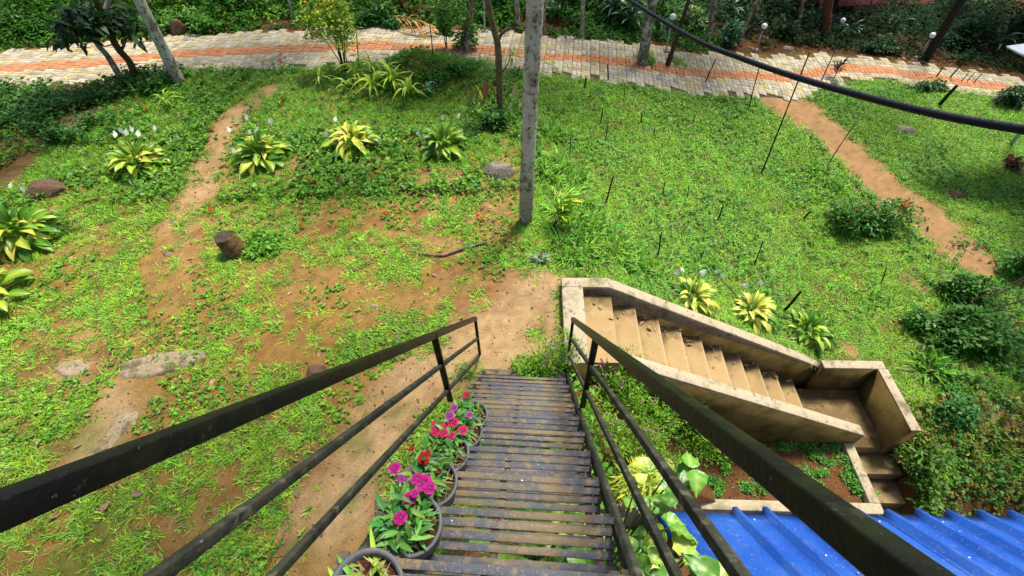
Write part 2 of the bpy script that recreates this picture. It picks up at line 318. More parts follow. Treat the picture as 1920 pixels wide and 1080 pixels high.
# ------------------------------------------------------------------ ground sheet
def axis(*segs): return np.unique(np.concatenate([np.arange(a, b, s_) for a, b, s_ in segs]).round(4))
gx = axis((-90, -16, 6), (-16, -6.5, .14), (-6.5, 6.6, .05), (6.6, 15, .12), (15, 91, 5)); gy = axis((-60, -1, 4), (-1, 6.5, .05), (6.5, 14, .09), (14, 24, .3), (24, 120, 6))
GX, GY = np.meshgrid(gx, gy, indexing='ij'); GZ = H(GX, GY)
pd = path_d(GX, GY); GZ = GZ - .07*lin(PHW+.02, PHW-.25, pd)
GZ = GZ + .02*(fbm(GX, GY, 9, 3)-.5)
nx, ny = GX.shape; idx = np.arange(nx*ny).reshape(nx, ny)
gq = np.stack([idx[:-1, :-1], idx[1:, :-1], idx[1:, 1:], idx[:-1, 1:]], -1).reshape(-1, 4)
bm_ = bare(GX, GY); n1 = fbm(GX, GY, 1.1, 1); n2 = fbm(GX, GY, 4.5, 2); n3 = fbm(GX, GY, .6, 8)
och = np.array([.38, .255, .125]); red = np.array([.21, .105, .042]); drk = np.array([.07, .04, .015]); moss = np.array([.10, .15, .02]); mud = np.array([.24, .14, .035])
c = np.zeros((nx, ny, 3)) + red
k = lin(.35, .65, n2)[..., None]; c = c*(1-k)+np.array([.34, .195, .075])*k
k = lin(.4, 1.0, bm_*(.7+.6*n2))[..., None]; c = c*(1-k)+och*k
left = sst(.6, -.3, GX)*sst(9, 6, GY)
k = (left*lin(.45, .62, n3)*.75)[..., None]; c = c*(1-k)+mud*k
k = (left*lin(.52, .66, fbm(GX, GY, 1.6, 21))*.7*lin(3.5, 1.5, GY))[..., None]; c = c*(1-k)+moss*k
k = (lin(3.5, 5, GX)*lin(.4, 1.0, bm_)*.7)[..., None]; c = c*(1-k)+np.array([.30, .165, .07])*k
right = lin(.4, 1.6, GX)*(1-lin(.3, .8, bm_)); k = (right*.65)[..., None]; c = c*(1-k)+moss*k
k = ((lin(.3, .9, coverL(GX, GY))*.6*(1-lin(.2, .6, GX)) + lin(.3, .9, coverR(GX, GY))*.55*lin(.2, .6, GX))*(behind_path(GX, GY) < 0))[..., None]; c = c*(1-k)+np.array([.06, .055, .018])*k
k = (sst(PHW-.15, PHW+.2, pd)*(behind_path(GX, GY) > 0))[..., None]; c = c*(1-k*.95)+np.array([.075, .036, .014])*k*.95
fx_, fy_ = toF(GX, GY); k = ((fx_ > .5) & (fy_ < 3.1))[..., None]*.9; c = c*(1-k)+np.array([.13, .055, .024])*k
k = (lin(5.3, 5.8, fx_)*lin(3.6, 2.6, fy_))[..., None]*.85; c = c*(1-k)+np.array([.10, .055, .022])*k
c *= (.62+.76*fbm(GX, GY, 14, 6))[..., None]
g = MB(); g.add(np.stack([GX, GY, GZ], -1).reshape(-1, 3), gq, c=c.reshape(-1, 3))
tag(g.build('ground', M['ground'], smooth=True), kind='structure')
# ------------------------------------------------------------------ paved path
pm = MB(); ss = np.arange(0, PL, .15)
for a, b_ in ((-PHW+.05, PHW-.05),):
    x0, y0 = path_xy(ss, a); x1, y1 = path_xy(ss, b_); xm, ym = path_xy(ss, 0)
    V = np.stack([np.stack([x0, y0, H(x0, y0, mound=False)-.01], 1), np.stack([xm, ym, H(xm, ym, mound=False)-.01], 1), np.stack([x1, y1, H(x1, y1, mound=False)-.01], 1)], 1).reshape(-1, 3)
    i = (np.arange(len(ss)-1)*3)[:, None]; pm.add(V, np.concatenate([np.hstack([i, i+3, i+4, i+1]), np.hstack([i+1, i+4, i+5, i+2])]))
path = tag(pm.build('path', M['sand']), kind='structure')
GA = R(8); gex = np.array([math.cos(GA), -math.sin(GA)]); gey = np.array([math.sin(GA), math.cos(GA)]); CW = .215
pgx, pgy = pcs@gex, pcs@gey; bricks = []; jt = .0045
for i in range(int(pgx.min()/CW)+1, int(pgx.max()/CW)):
    xw = float(gex[0]*(i+.5)*CW+gey[0]*float(np.interp((i+.5)*CW, pgx, pgy))); nar = int(round(2.2*min(max((xw-7.5)/2.5, 0), 1))); yc = round(float(np.interp((i+.5)*CW, pgx, pgy))/(CW/2))*(CW/2); nt_, nb_ = 4+(rng.random() < .5), 5-(rng.random() < .35)
    for j in range(-nb_+nar, nt_+1-nar):
        for h_ in (0, 1):
            if (i+j) % 2: x0, x1, y0, y1 = 0, 1, h_*.5, h_*.5+.5
            else: x0, x1, y0, y1 = h_*.5, h_*.5+.5, 0, 1
            X0, X1, Y0, Y1 = (i+x0)*CW+jt, (i+x1)*CW-jt, yc+(j-.5+y0)*CW+jt, yc+(j-.5+y1)*CW-jt
            ro_ = rng.normal(0, .012); cxy = gex*(X0+X1)/2+gey*(Y0+Y1)/2
            bricks.append((0, j, np.array([cxy+(gex*p+gey*q)+np.array([-gex[1]*0, 0])+ro_*(gey*p-gex*q) for p, q in ((-(X1-X0)/2, -(Y1-Y0)/2), ((X1-X0)/2, -(Y1-Y0)/2), ((X1-X0)/2, (Y1-Y0)/2), (-(X1-X0)/2, (Y1-Y0)/2))])))
allsw = np.array([b_[2] for b_ in bricks]); bx, by = allsw[..., 0].ravel(), allsw[..., 1].ravel()
bz = H(bx, by, mound=False); BX = np.stack([bx, by, bz], 1).reshape(-1, 4, 3)
cen = BX.mean(1); dist = np.linalg.norm(cen-CAMP, axis=1)
dv = cen-CAMP; tt = dv@vf; sx = 960+FPX*(dv@vr)/tt; vis = (sx > 0) & (sx < 1920)
order = np.argsort(np.where(vis, dist, 1e6)); solo = set(order[:300].tolist())
rest = MB()
for i in range(len(bricks)):
    s_, w_, _ = bricks[i]; q = BX[i]
    if w_ in (0, -1): c = np.array([.46, .20, .09])*rng.uniform(.82, 1.15)
    else:
        c = np.array([.44, .395, .295])*rng.uniform(.75, 1.12)
        if rng.random() < .3: c = c*np.array([1.02, .95, .66])
        if rng.random() < .08: c = c*.72
    lift = .022+rng.normal(0, .0025); tilt = rng.normal(0, .0015, 4)
    cc_ = q.mean(0); top = q.copy(); top[:, 2] += lift+tilt; inn = cc_+(top-cc_)*.955; inn[:, 2] = top[:, 2]; rim = top.copy(); rim[:, 2] -= .005; bot = q.copy(); bot[:, 2] -= .03
    b = MB(); V = np.vstack([inn, rim, bot])
    Q = [(0, 1, 2, 3)]+[(4+j, 4+(j+1) % 4, (j+1) % 4, j) for j in range(4)]+[(8+j, 8+(j+1) % 4, 4+(j+1) % 4, 4+j) for j in range(4)]
    if i in solo: b.add(V, Q, c=c); b.build('paver', M['paver'], path)
    else: rest.add(V, Q, c=c)
tag(rest.build('paver', M['paver'], path), kind='stuff')
# ------------------------------------------------------------------ concrete staircase
def fbox(b, x0, x1, y0, y1, z0, z1):
    b.box(frW((x0+x1)/2, (y0+y1)/2, (z0+z1)/2), (x1-x0)/2, (y1-y0)/2, (z1-z0)/2, (CA, -SA, 0), (SA, CA, 0), (0, 0, 1))
def fprism(b, xz, y0, y1): b.prism([frW(x, y0, z) for x, z in xz], frW(0, y1-y0, 0))
cs = thing('concrete_staircase', frW(3, 3.5, -1), 'weathered ochre concrete stairs going down between low walls, with a landing', 'staircase')
def bev(o, w_=.012):
    md = o.modifiers.new('bevel', 'BEVEL'); md.width = w_; md.segments = 2; md.limit_method = 'ANGLE'; return o
def tread_obj(x0, x1, y0, y1, z, zb, name='step', dk=0.0, riser=True):
    b = MB(); na, nb_ = 10, 22; fa = np.linspace(x0, x1, na+1); fb = np.linspace(y0, y1, nb_+1); A, B_ = np.meshgrid(fa, fb, indexing='ij')
    Wx = A*CA+B_*SA; Wy = -A*SA+B_*CA; Z = z+.004*(fbm(Wx, Wy, 9, 77)-.5); Z[-1] -= .006; u_ = (A-x0)/(x1-x0)
    n_ = fbm(Wx+z*3, Wy, 4, 71); n2_ = fbm(Wx+z*5, Wy, 14, 72)
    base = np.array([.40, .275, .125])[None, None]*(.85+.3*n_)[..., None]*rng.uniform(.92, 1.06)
    st = np.clip(1.15-u_*2.4-.6*(n_-.4), 0, 1)*(.55 if riser else 0) + np.clip((B_-(y1-.30))/.26+.9*(n2_-.5), 0, 1)*.9 + dk  # darker towards the riser and the far wall, dk darkens the whole top
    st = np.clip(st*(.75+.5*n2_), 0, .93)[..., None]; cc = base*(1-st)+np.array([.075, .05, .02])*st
    edge = (np.clip((u_-.93)/.05, 0, 1)*(.35 if riser else 0))[..., None]; cc = cc*(1-edge)+np.array([.52, .42, .26])*edge  # paler strip along the nosing
    n0_, n1_ = A.shape; ix = np.arange(n0_*n1_).reshape(n0_, n1_); q = np.stack([ix[:-1, :-1], ix[1:, :-1], ix[1:, 1:], ix[:-1, 1:]], -1).reshape(-1, 4)
    b.add(np.stack([Wx, Wy, Z], -1).reshape(-1, 3), q, c=cc.reshape(-1, 3))
    P0 = [frW(x0, y0, z-.006), frW(x1, y0, z-.006), frW(x1, y1, z-.006), frW(x0, y1, z-.006)]; P1 = [p-np.array([0, 0, zb]) for p in P0]
    b.add(np.array(P0+P1), [(i, (i+1) % 4, 4+(i+1) % 4, 4+i) for i in range(4)], c=(.26, .18, .08)); return b.build(name, M['tread'], cs)
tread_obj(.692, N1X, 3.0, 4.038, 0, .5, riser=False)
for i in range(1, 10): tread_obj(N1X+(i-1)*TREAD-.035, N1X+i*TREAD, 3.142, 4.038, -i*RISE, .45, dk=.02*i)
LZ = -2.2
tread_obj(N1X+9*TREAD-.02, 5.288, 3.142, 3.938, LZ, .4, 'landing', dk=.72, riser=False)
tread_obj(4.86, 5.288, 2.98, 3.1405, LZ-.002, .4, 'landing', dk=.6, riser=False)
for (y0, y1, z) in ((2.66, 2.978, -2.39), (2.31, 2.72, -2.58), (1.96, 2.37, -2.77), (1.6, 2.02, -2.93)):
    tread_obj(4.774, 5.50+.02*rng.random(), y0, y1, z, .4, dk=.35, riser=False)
def wall(body, cope, lab):
    a = MB(); body(a); o = a.build('side_wall', M['mosswall'], cs); o['label'] = lab
    a = MB(); cope(a); q = a.build('coping', M['coping'], cs); o.location = (0, 0, 0)
    q.parent = o; bev(q, .008)
def slopew(b, x0, xk, x1, z0, z1, y0, y1, dt, db):
    fprism(b, [(x0, z0-db), (xk, z0-db), (x1, z1-db), (x1, z1-dt), (xk, z0-dt), (x0, z0-dt)], y0, y1)
wall(lambda b: slopew(b, .42, 1.03, 4.60, .15, -1.73, 4.044, 4.196, .03, 1.2), lambda b: slopew(b, .42, 1.03, 4.605, .15, -1.73, 4.04, 4.2, 0, .03), 'long sloping upper side wall, darker on its inner face')
wall(lambda b: slopew(b, 1.2, 1.25, 4.80, -.05, -1.80, 2.984, 3.138, .03, 1.0), lambda b: slopew(b, 1.2, 1.25, 4.805, -.05, -1.80, 2.98, 3.1405, 0, .03), 'long sloping lower side wall with a mossy outer face')
wall(lambda b: fbox(b, .424, .688, 2.9, 4.037, -.9, .119), lambda b: fbox(b, .42, .69, 2.895, 4.0385, .12, .149), 'short level wall across the head of the stairs')
wall(lambda b: fbox(b, 4.52, 5.41, 3.945, 4.075, -2.5, -1.583), lambda b: fbox(b, 4.50, 5.414, 3.94, 4.08, -1.58, -1.55), 'level wall behind the landing')
wall(lambda b: fbox(b, 5.294, 5.426, 2.965, 3.937, -3.1, -1.583), lambda b: fbox(b, 5.29, 5.43, 2.96, 3.938, -1.58, -1.551), 'level end wall on the outer side of the landing')
kb = thing('planter_kerb', frW(4.7, 2.1, -2.4), 'pale concrete kerb with a sharp corner round the red soil bed below the stairs', 'kerb')
b = MB(); fbox(b, 1.0, 4.77, 2.0, 2.14, -3.1, -2.05); bev(b.build('kerb', M['coping'], kb), .01)
b = MB(); fbox(b, 4.63, 4.768, 2.142, 2.976, -3.1, -2.052); bev(b.build('kerb', M['coping'], kb), .01)
# ------------------------------------------------------------------ metal staircase
TH = R(49.8); SAZ = R(4.93); dh = np.array([math.sin(SAZ), math.cos(SAZ), 0]); rs = np.array([math.cos(SAZ), -math.sin(SAZ), 0]); zz = np.array([0, 0, 1.0])
def SP(t, v, u_): return CAMP + dh*(t*math.cos(TH)-v*math.sin(TH)) + zz*(-t*math.sin(TH)-v*math.cos(TH)) + rs*u_
sdir = dh*math.cos(TH)-zz*math.sin(TH); snor = dh*math.sin(TH)+zz*math.cos(TH)
HT = .89
ms = thing('metal_staircase', SP(5.5, HT, 0), 'steep black metal garden stairs with rusty slatted treads and box handrails', 'staircase')
TN = [1.557+.389*k for k in range(-3, 11)]
slat_me = {}
for k, tn in enumerate(TN):
    n0 = SP(tn, HT, 0)
    for j in range(7):
        b = MB(); wv = .0298*rng.uniform(.92, 1.06); cpt = n0 - dh*(.018+j*.0425+rng.normal(0, .002)) + rs*(-.155) - zz*.004
        a = rng.normal(0, .0025); hx = .483+rng.uniform(-.008, .008)
        b.box(cpt+zz*rng.normal(0, .0012), hx, wv/2, .004, rs+dh*a, dh-rs*a, zz)
        bev(b.build('slat', M['slat'], ms), .0015)
    for u0 in (-.45, -.14, .27):
        b = MB(); b.box(n0-dh*.145+rs*u0-zz*.0145, .017, .15, .006, rs, dh, zz); b.build('tread_bracket', M['bracket'], ms)
    for u0 in (-.62, .31): b = MB(); b.box(n0-dh*.14+rs*u0-zz*.022, .012, .15, .0135, rs, dh, zz); b.build('tread_bracket', M['bracket'], ms)
b = MB(); b.beam(SP(.1, .935, .35), SP(5.45, .935, .35), .03, .08, snor); b.build('stringer', M['rail2'], ms)
b = MB(); b.beam(SP(.1, .965, -.59), SP(5.45, .965, -.59), .03, .08, snor); b.build('stringer', M['rail2'], ms)
for u0, vh, vs in ((.375, .268, (.49, .71)), (-.675, .30, (.54, .775))):
    b = MB(); b.beam(SP(-.6, vh, u0), SP(5.12, vh, u0), .038, .045, snor); bev(b.build('handrail', M['rail'], ms), .004)
    for vv, hw in ((vs[0], .024), (vs[1], .024)):
        b = MB(); b.beam(SP(-.3, vv, u0), SP(5.12+(vv-.27)*.9, vv, u0), hw, .03, snor); bev(b.build('rail', M['rail2'], ms), .003)
    for tp in (.2, 3.07, 5.10):
        top = SP(tp, .29, u0); bot = top.copy(); bot[2] = max(top[2]-.92, -.05) if tp < 5 else -.05
        b = MB(); b.beam(bot, top, .042 if tp < 5 else .03, .03, dh); bev(b.build('post', M['rail'], ms), .003)
# upper platform the stairs start from
b = MB(); b.box(SP(.39, HT, -.15)-dh*.75-zz*.02, .62, .5, .02, rs, dh, zz); b.build('platform', M['slat'], ms)
# ------------------------------------------------------------------ blue roof
lx = np.array([3.11, -.13, 0]); lx /= np.linalg.norm(lx); el = R(-46); az = R(-3.6)
dr = np.array([math.sin(az)*math.cos(el), math.cos(az)*math.cos(el), math.sin(el)]); nr = np.cross(lx, dr); nr = nr/np.linalg.norm(nr); nr = nr if nr[2] > 0 else -nr
ro = np.array([1.25, 1.24, .20]); rf = thing('shed_roof', ro, 'blue ribbed metal sheet roof sloping down below the stairs', 'roof')
prof = [(0, -.06), (.03, 0), (.62, 0)]; x = .66
while x < 6:
    prof += [(x, 0), (x+.012, .058), (x+.048, .058), (x+.062, 0)]; x += .268
prof.append((x, 0)); prof = np.array(prof); nl = 14; V = []
for j in range(nl+1):
    f = j/nl*1.75
    fade = 1.0
    hh = prof[:, 1].copy()
    V.append(ro[None]+lx[None]*prof[:, 0:1]-dr[None]*f+nr[None]*(hh*fade+.006*np.sin(prof[:, 0]*9)*(j < 1))[:, None])
V = np.array(V).reshape(-1, 3); n = len(prof); b = MB()
q = [(j*n+i, j*n+i+1, (j+1)*n+i+1, (j+1)*n+i) for j in range(nl) for i in range(n-1)]; b.add(V, q)
o = b.build('roof_sheet', M['blue'], rf); sm = o.modifiers.new('thickness', 'SOLIDIFY'); sm.thickness = .003; sm.offset = -1
for i in range(0, 18):
    b = MB(); p = ro+lx*(.8+.268*i)-dr*(.12+.5*(i % 2))+nr*.004; b.tube([p, p+nr*.008], [.009, .006], 8); b.build('screw', M['white'], rf)
for q_ in (1.95, 3.56, 5.16):
    b = MB(); b.beam(ro+lx*q_-dr*.002+nr*.0035, ro+lx*q_-dr*1.74+nr*.0035, .03, .002, nr); b.build('lap_joint', M['blue'], rf)
b = MB(); b.beam(ro+lx*.05-nr*.05-dr*.1, ro+lx*6-nr*.05-dr*.1, .05, .06); b.build('purlin', M['bracket'], rf)
for q in (.4, 3.2, 5.9):
    p = ro+lx*q-dr*.1-nr*.06; b = MB(); b.beam((p[0], p[1], -3.1), p, .06, .06, (0, 1, 0)); b.build('post', M['bracket'], rf)
# ------------------------------------------------------------------ overhead hose
hp = [((1000, -130), 6.6), ((1080, -70), 5.6), ((1180, 0), 4.7), ((1300, 72), 3.85), ((1400, 113), 3.35), ((1500, 147), 2.95), ((1620, 181), 2.55), ((1760, 215), 2.18), ((1920, 243), 1.86), ((2100, 268), 1.55), ((2300, 285), 1.3)]
hq = np.array([CAMP+ray(*q)*t for q, t in hp]); d0 = hq[0]-hq[1]; d0 /= np.linalg.norm(d0); d1 = hq[-1]-hq[-2]; d1 /= np.linalg.norm(d1)
hw_ = spline(hq, 900); rad = .0178+.0014*np.sign(np.sin(np.arange(900)*np.pi/1.5)); e0 = [hq[0]+d0*a+np.array([0, 0, .035*a*a]) for a in (12, 8, 5, 3, 1.5)]; e1 = [hq[-1]+d1*a+np.array([0, 0, .05*a*a]) for a in (.6, 1.5, 3, 5)]
hw_ = np.vstack([e0, hw_, e1]); rad = np.concatenate([[.0185]*5, rad, [.0185]*4])
b = MB(); b.tube(hw_, rad, 12); tag(b.build('hose', M['rubber'], smooth=True), 'thick black corrugated hose sagging across the upper right of the view', 'hose')
# ------------------------------------------------------------------ grass and weeds
G1, G2, G3 = (.115, .30, .018), (.16, .36, .03), (.05, .16, .012)
def tufts(X, Y, nb, L, W, el=(12, 65), col=G1, spread=.02, mb=None, droop=.35, sv=.32, seg=2, tipc=None):
    n = len(X); Z = H(X, Y); B = np.repeat(np.stack([X, Y, Z-.004], 1), nb, axis=0); N = len(B)
    B[:, :2] += rng.normal(0, spread, (N, 2)); d = dirs(N, *el); l = np.repeat(rng.uniform(.5, 1.5, n), nb)*rng.uniform(L[0], L[1], N)
    c = vary(col, n, sv, .14).repeat(nb, axis=0)*rng.uniform(.75, 1.25, (N, 1))
    dry = rng.random(N) < .08; c[dry] = np.array([.32, .27, .12])
    mb.ribbons(B, d, l, rng.uniform(W[0], W[1], N), droop*rng.uniform(.3, 1.5, N), seg, (.7, 1, .08) if seg == 2 else (1, .05), c, tip=c*1.25)
def scatter(n, x0, x1, y0, y1): return rng.uniform(x0, x1, n), rng.uniform(y0, y1, n)
def visible(X, Y, pad=60):
    d = np.stack([X, Y, H(X, Y)], 1)-CAMP; t = d@vf; sx = 960+FPX*(d@vr)/np.maximum(t, .1); sy = 540-FPX*(d@vu)/np.maximum(t, .1)
    return (t > .2) & (sx > -pad-150) & (sx < 1920+pad+150) & (sy > -pad) & (sy < 1080+pad*2)
gr = MB()
X, Y = scatter(56000, -8.5, .7, .2, 11.2); k = visible(X, Y); X, Y = X[k], Y[k]
cov = coverL(X, Y)
mo = on_mound(X, Y); k = (rng.random(len(X)) < cov+mo) & ((path_d(X, Y) > PHW+.02) | mo) & ~in_struct(X, Y); X, Y = X[k], Y[k]
k = Y < 6; tufts(X[k], Y[k], 13, (.045, .11), (.0055, .011), (8, 60), (.23, .44, .03), .024, gr); tufts(X[~k], Y[~k], 10, (.05, .12), (.007, .014), (12, 65), (.17, .37, .02), .035, gr)
tag(gr.build('grass', M['leaf']), 'patchy bright green crabgrass over bare ochre earth on the left terrace', 'grass', kind='stuff')
print('grass1', len(X))
gr = MB()
X, Y = scatter(60000, .2, 13.5, 2.2, 13.2); k = visible(X, Y); X, Y = X[k], Y[k]
fx_, fy_ = toF(X, Y); cov = coverR(X, Y)
k = (rng.random(len(X)) < cov) & (path_d(X, Y) > PHW+.02) & ~in_struct(X, Y) & ~((fy_ < 3.15) & (fx_ < 5.3)) & (behind_path(X, Y) < 0); X, Y = X[k], Y[k]
k = Y < 7.5; tufts(X[k], Y[k], 13, (.04, .10), (.006, .012), (12, 60), (.20, .43, .025), .04, gr); tufts(X[~k], Y[~k], 10, (.05, .12), (.009, .017), (12, 60), (.17, .39, .02), .05, gr)
tag(gr.build('grass', M['leaf']), 'dense fresh green lawn on the slope right of the palm trunk', 'grass', kind='stuff')
print('grass2', len(X))
def clumps(spec, name, label, mt='leaf'):
    g = MB()
    for px, py, r, n, L, col in spec:
        P = at(px, py); a = rng.uniform(0, 2*np.pi, n); q = r*np.sqrt(rng.random(n)); tufts(P[0]+q*np.cos(a), P[1]+q*np.sin(a), 9, (L*.6, L), (L*.05, L*.09), (25, 80), col, .03, g, droop=.5)
    return tag(g.build(name, M[mt]), label, 'grass', kind='stuff')
clumps([(1035, 250, .35, 70, .32, G1), (1060, 330, .45, 100, .34, G2), (1080, 400, .4, 100, .34, G2), (1120, 450, .45, 100, .34, G2), (1090, 470, .4, 80, .3, G1), (1180, 480, .35, 70, .3, G2), (1230, 500, .3, 35, .26, G2), (1320, 500, .2, 20, .3, G1),
        (1210, 115, .25, 30, .3, G1), (1270, 118, .25, 25, .28, G1), (1020, 200, .4, 40, .2, G2), (900, 120, .4, 30, .2, G2), (960, 150, .5, 40, .2, G2), (1040, 130, .4, 30, .15, G1), (1530, 320, .3, 25, .3, G1), (1560, 350, .2, 20, .3, G1)],
       'grass', 'tall bright grass along the crest of the slope and at tree feet')
clumps([(1745, 690, .25, 22, .45, G1), (1640, 560, .3, 18, .25, G1), (1850, 420, .3, 15, .2, G3), (1790, 720, .3, 20, .3, G3), (960, 215, .3, 40, .3, G3), (880, 250, .3, 35, .25, G3), (450, 470, .3, 22, .16, G1), (480, 465, .25, 20, .16, G2), (110, 430, .25, 15, .25, G3), (100, 270, .35, 18, .3, G3)],
       'grass', 'loose long leaved grass clumps standing above the shorter lawn')
# low broad leaved weeds
def weeds(n, box, covf, L, col, lab, elr=(5, 50), dens=5, dz=.02):
    X, Y = scatter(n, *box); k = visible(X, Y) & ((path_d(X, Y) > PHW+.05) | on_mound(X, Y)) & ~in_struct(X, Y) & (rng.random(n) < covf(X, Y)); X, Y = X[k], Y[k]
    Z = H(X, Y); N = len(X)*dens; B = np.repeat(np.stack([X, Y, Z+dz*rng.random(len(X))], 1), dens, axis=0); B[:, :2] += rng.normal(0, .012, (N, 2)); B[:, 2] += rng.uniform(0, dz*1.5, N)
    c = vary(col, len(X), .22, .15).repeat(dens, axis=0)*rng.uniform(.8, 1.2, (N, 1)); g = MB()
    l = rng.uniform(L[0], L[1], N); g.ribbons(B, dirs(N, *elr), l, l*rng.uniform(.45, .7, N), .25, 2, (.25, 1, .12), c, fold=0, roll=rng.normal(0, .5, N))
    return tag(g.build('weeds', M['leaf']), lab, 'weeds', kind='stuff')
weeds(9000, (-7.5, 0.2, .3, 6.5), lambda x, y: lin(.50, .66, fbm(x, y, 1.3, 50))*(1-lin(.4, .8, bare(x, y))), (.025, .06), (.17, .38, .03), 'low round leaved green weeds among the grass of the terrace', dens=5)
weeds(17000, (-13, .6, 6.2, 11.2), lambda x, y: (.05+.8*lin(.45, .60, fbm(x, y, 1.1, 51)))*(1-lin(.4, .8, bare(x, y)))*(behind_path(x, y) < 0), (.04, .09), (.13, .31, .025), 'leafy weeds along the near edge of the paved path', dens=5, dz=.06)
weeds(14000, (1, 13, 4.2, 12), lambda x, y: (lin(.48, .62, fbm(x, y, .9, 52)))*(1-lin(.4, .8, bare(x, y)))*(behind_path(x, y) < 0), (.035, .07), (.13, .32, .04), 'small leaved weeds in the sloping lawn', dens=5, dz=.04)
weeds(10000, (5.2, 11, 1.0, 6.5), lambda x, y: (.08+.8*lin(.42, .58, fbm(x, y, 1.1, 53)))*lin(1.4, 2.6, y)*lin(0, .8, toF(x, y)[0]-5.4-1.5*lin(3.0, 5.0, y)), (.035, .075), (.08, .25, .03), 'deep green ground cover beyond the landing wall', dens=5, dz=.06)
weeds(1900, (5.0, 9, .9, 3.2), lambda x, y: lin(.42, .58, fbm(x, y, 2.4, 54))*lin(5.3, 5.6, toF(x, y)[0]), (.025, .07), (.17, .19, .02), 'yellow green creeping plants beside the lower steps', dens=5, dz=.08)
# undergrowth beyond the path
def under(n, box, L, hmax, col, lab, dens=7, thr=(.36, .52), o=60, margin=.1, cond=None):
    X, Y = scatter(n, *box); bp_ = behind_path(X, Y); f = fbm(X, Y, .7, o)
    k = visible(X, Y, 120) & (bp_ > PHW+margin) & (rng.random(n) < lin(thr[0], thr[1], f+.25*lin(PHW+.3, PHW+1.6, bp_)))
    if cond is not None: k &= cond(X, Y)
    X, Y, bp_, f = X[k], Y[k], bp_[k], f[k]
    hh = hmax*lin(PHW, PHW+2.2, bp_)*(.25+1.1*lin(.3, .7, fbm(X, Y, 1.1, o+1))); N = len(X)*dens
    B = np.repeat(np.stack([X, Y, H(X, Y)], 1), dens, axis=0); hr = np.repeat(hh, dens)*np.sqrt(rng.random(N)); B[:, 2] += hr+.01; B[:, :2] += rng.normal(0, .07, (N, 2))
    c = vary(col, len(X), .3, .18).repeat(dens, axis=0)*rng.uniform(.7, 1.3, (N, 1)); g = MB(); l = rng.uniform(L[0], L[1], N)
    g.ribbons(B, dirs(N, -25, 45), l, l*rng.uniform(.3, .6, N), .35, 2, (.3, 1, .1), c, roll=rng.normal(0, .5, N))
    return tag(g.build('undergrowth', M['dullleaf']), lab, 'undergrowth', kind='stuff')
under(13000, (-18, 1, 11.5, 21), (.07, .15), .75, (.035, .13, .010), 'dense dark green undergrowth on the bank behind the left of the path', o=60)
under(4500, (-16, -3, 12, 16), (.07, .14), .35, (.10, .25, .02), 'lighter green low plants at the edge of the far bank', o=70)
under(11000, (-1, 7, 12, 20), (.07, .15), .6, (.035, .12, .012), 'green undergrowth between the slim trunks behind the path', o=64, thr=(.42, .58), cond=lambda x, y: x < 6)
weeds(5000, (-14, -7.2, 8.0, 10.9), lambda x, y: lin(.42, .55, fbm(x, y, .8, 57))*(1-.7*lin(.4, .8, bare(x, y)))*(behind_path(x, y) < 0), (.05, .11), (.05, .17, .015), 'dark leafy weeds near the path at the far left', dens=6, dz=.12)
under(15000, (6, 24, 10.5, 26), (.07, .16), 1.1, (.012, .045, .010), 'deep shaded undergrowth on the far right bank', o=66, thr=(.40, .56), margin=.5)  # shade under the trees put into near-black leaf colour
# litter along the bank
X, Y = scatter(5200, -4, 14, 10.5, 15.5); bp_ = behind_path(X, Y); k = (bp_ > PHW+.05) & (bp_ < PHW+1.0+.7*(X > 5)) & (rng.random(len(X)) < lin(.42, .6, fbm(X, Y, 1.3, 80))+.25*(X > 6)); X, Y = X[k], Y[k]
g = MB(); n = len(X); l = rng.uniform(.05, .13, n); g.ribbons(np.stack([X, Y, H(X, Y)+.03*rng.random(n)], 1), dirs(n, -5, 25), l, l*.45, .3, 2, (.3, 1, .1), vary((.26, .12, .055), n, .4, .1), roll=rng.normal(0, .4, n))
tag(g.build('leaf_litter', M['leaf']), 'brown dead leaves littering the bank behind the path', 'leaf litter', kind='stuff')
X, Y = scatter(5200, -7.5, 1.2, .4, 9); k = visible(X, Y) & (path_d(X, Y) > PHW) & ~in_struct(X, Y) & (rng.random(5200) < .3+.6*lin(.2, .8, bare(X, Y))); X, Y = X[k], Y[k]; n = len(X); g = MB(); l = rng.uniform(.008, .035, n)*(1+1.2*(rng.random(n) < .08))
g.ribbons(np.stack([X, Y, H(X, Y)+.012], 1), dirs(n, -8, 20), l, l*rng.uniform(.12, .6, n), .1, 2, (.5, 1, .3), vary((.34, .22, .12), n, .5, .1), roll=rng.normal(0, .3, n)); fx_ = rng.uniform(1.2, 4.6, 1500); fy_ = rng.uniform(2.16, 2.95, 1500); X = fx_*CA+fy_*SA; Y = -fx_*SA+fy_*CA; n = 1500; l = rng.uniform(.008, .03, n)
g.ribbons(np.stack([X, Y, H(X, Y)+.012], 1), dirs(n, -8, 30), l, l*rng.uniform(.2, .8, n), .1, 2, (.5, 1, .3), vary((.22, .11, .055), n, .6, .1), roll=rng.normal(0, .4, n)); tag(g.build('earth_litter', M['dullleaf']), 'small leaf scraps, twigs and crumbs strewn over the bare earth', 'litter', kind='stuff')
X, Y = scatter(2600, -7, 1.0, .4, 8); k = visible(X, Y) & (bare(X, Y) > .35); X, Y = X[k], Y[k]; g = MB()
for x, y, z in zip(X, Y, H(X, Y)):
    r_ = abs(rng.normal(.006, .004))+.003; g.add(np.array([[1, 0, 0], [0, 1, 0], [-1, 0, 0], [0, -1, 0], [0, 0, .8], [0, 0, -.5]])*r_*rng.uniform(.7, 1.3, (6, 1))+np.array([x, y, z+.010]), None, [(0, 1, 4), (1, 2, 4), (2, 3, 4), (3, 0, 4), (1, 0, 5), (2, 1, 5), (3, 2, 5), (0, 3, 5)], c=np.array([.3, .2, .11])*rng.uniform(.5, 1.4))
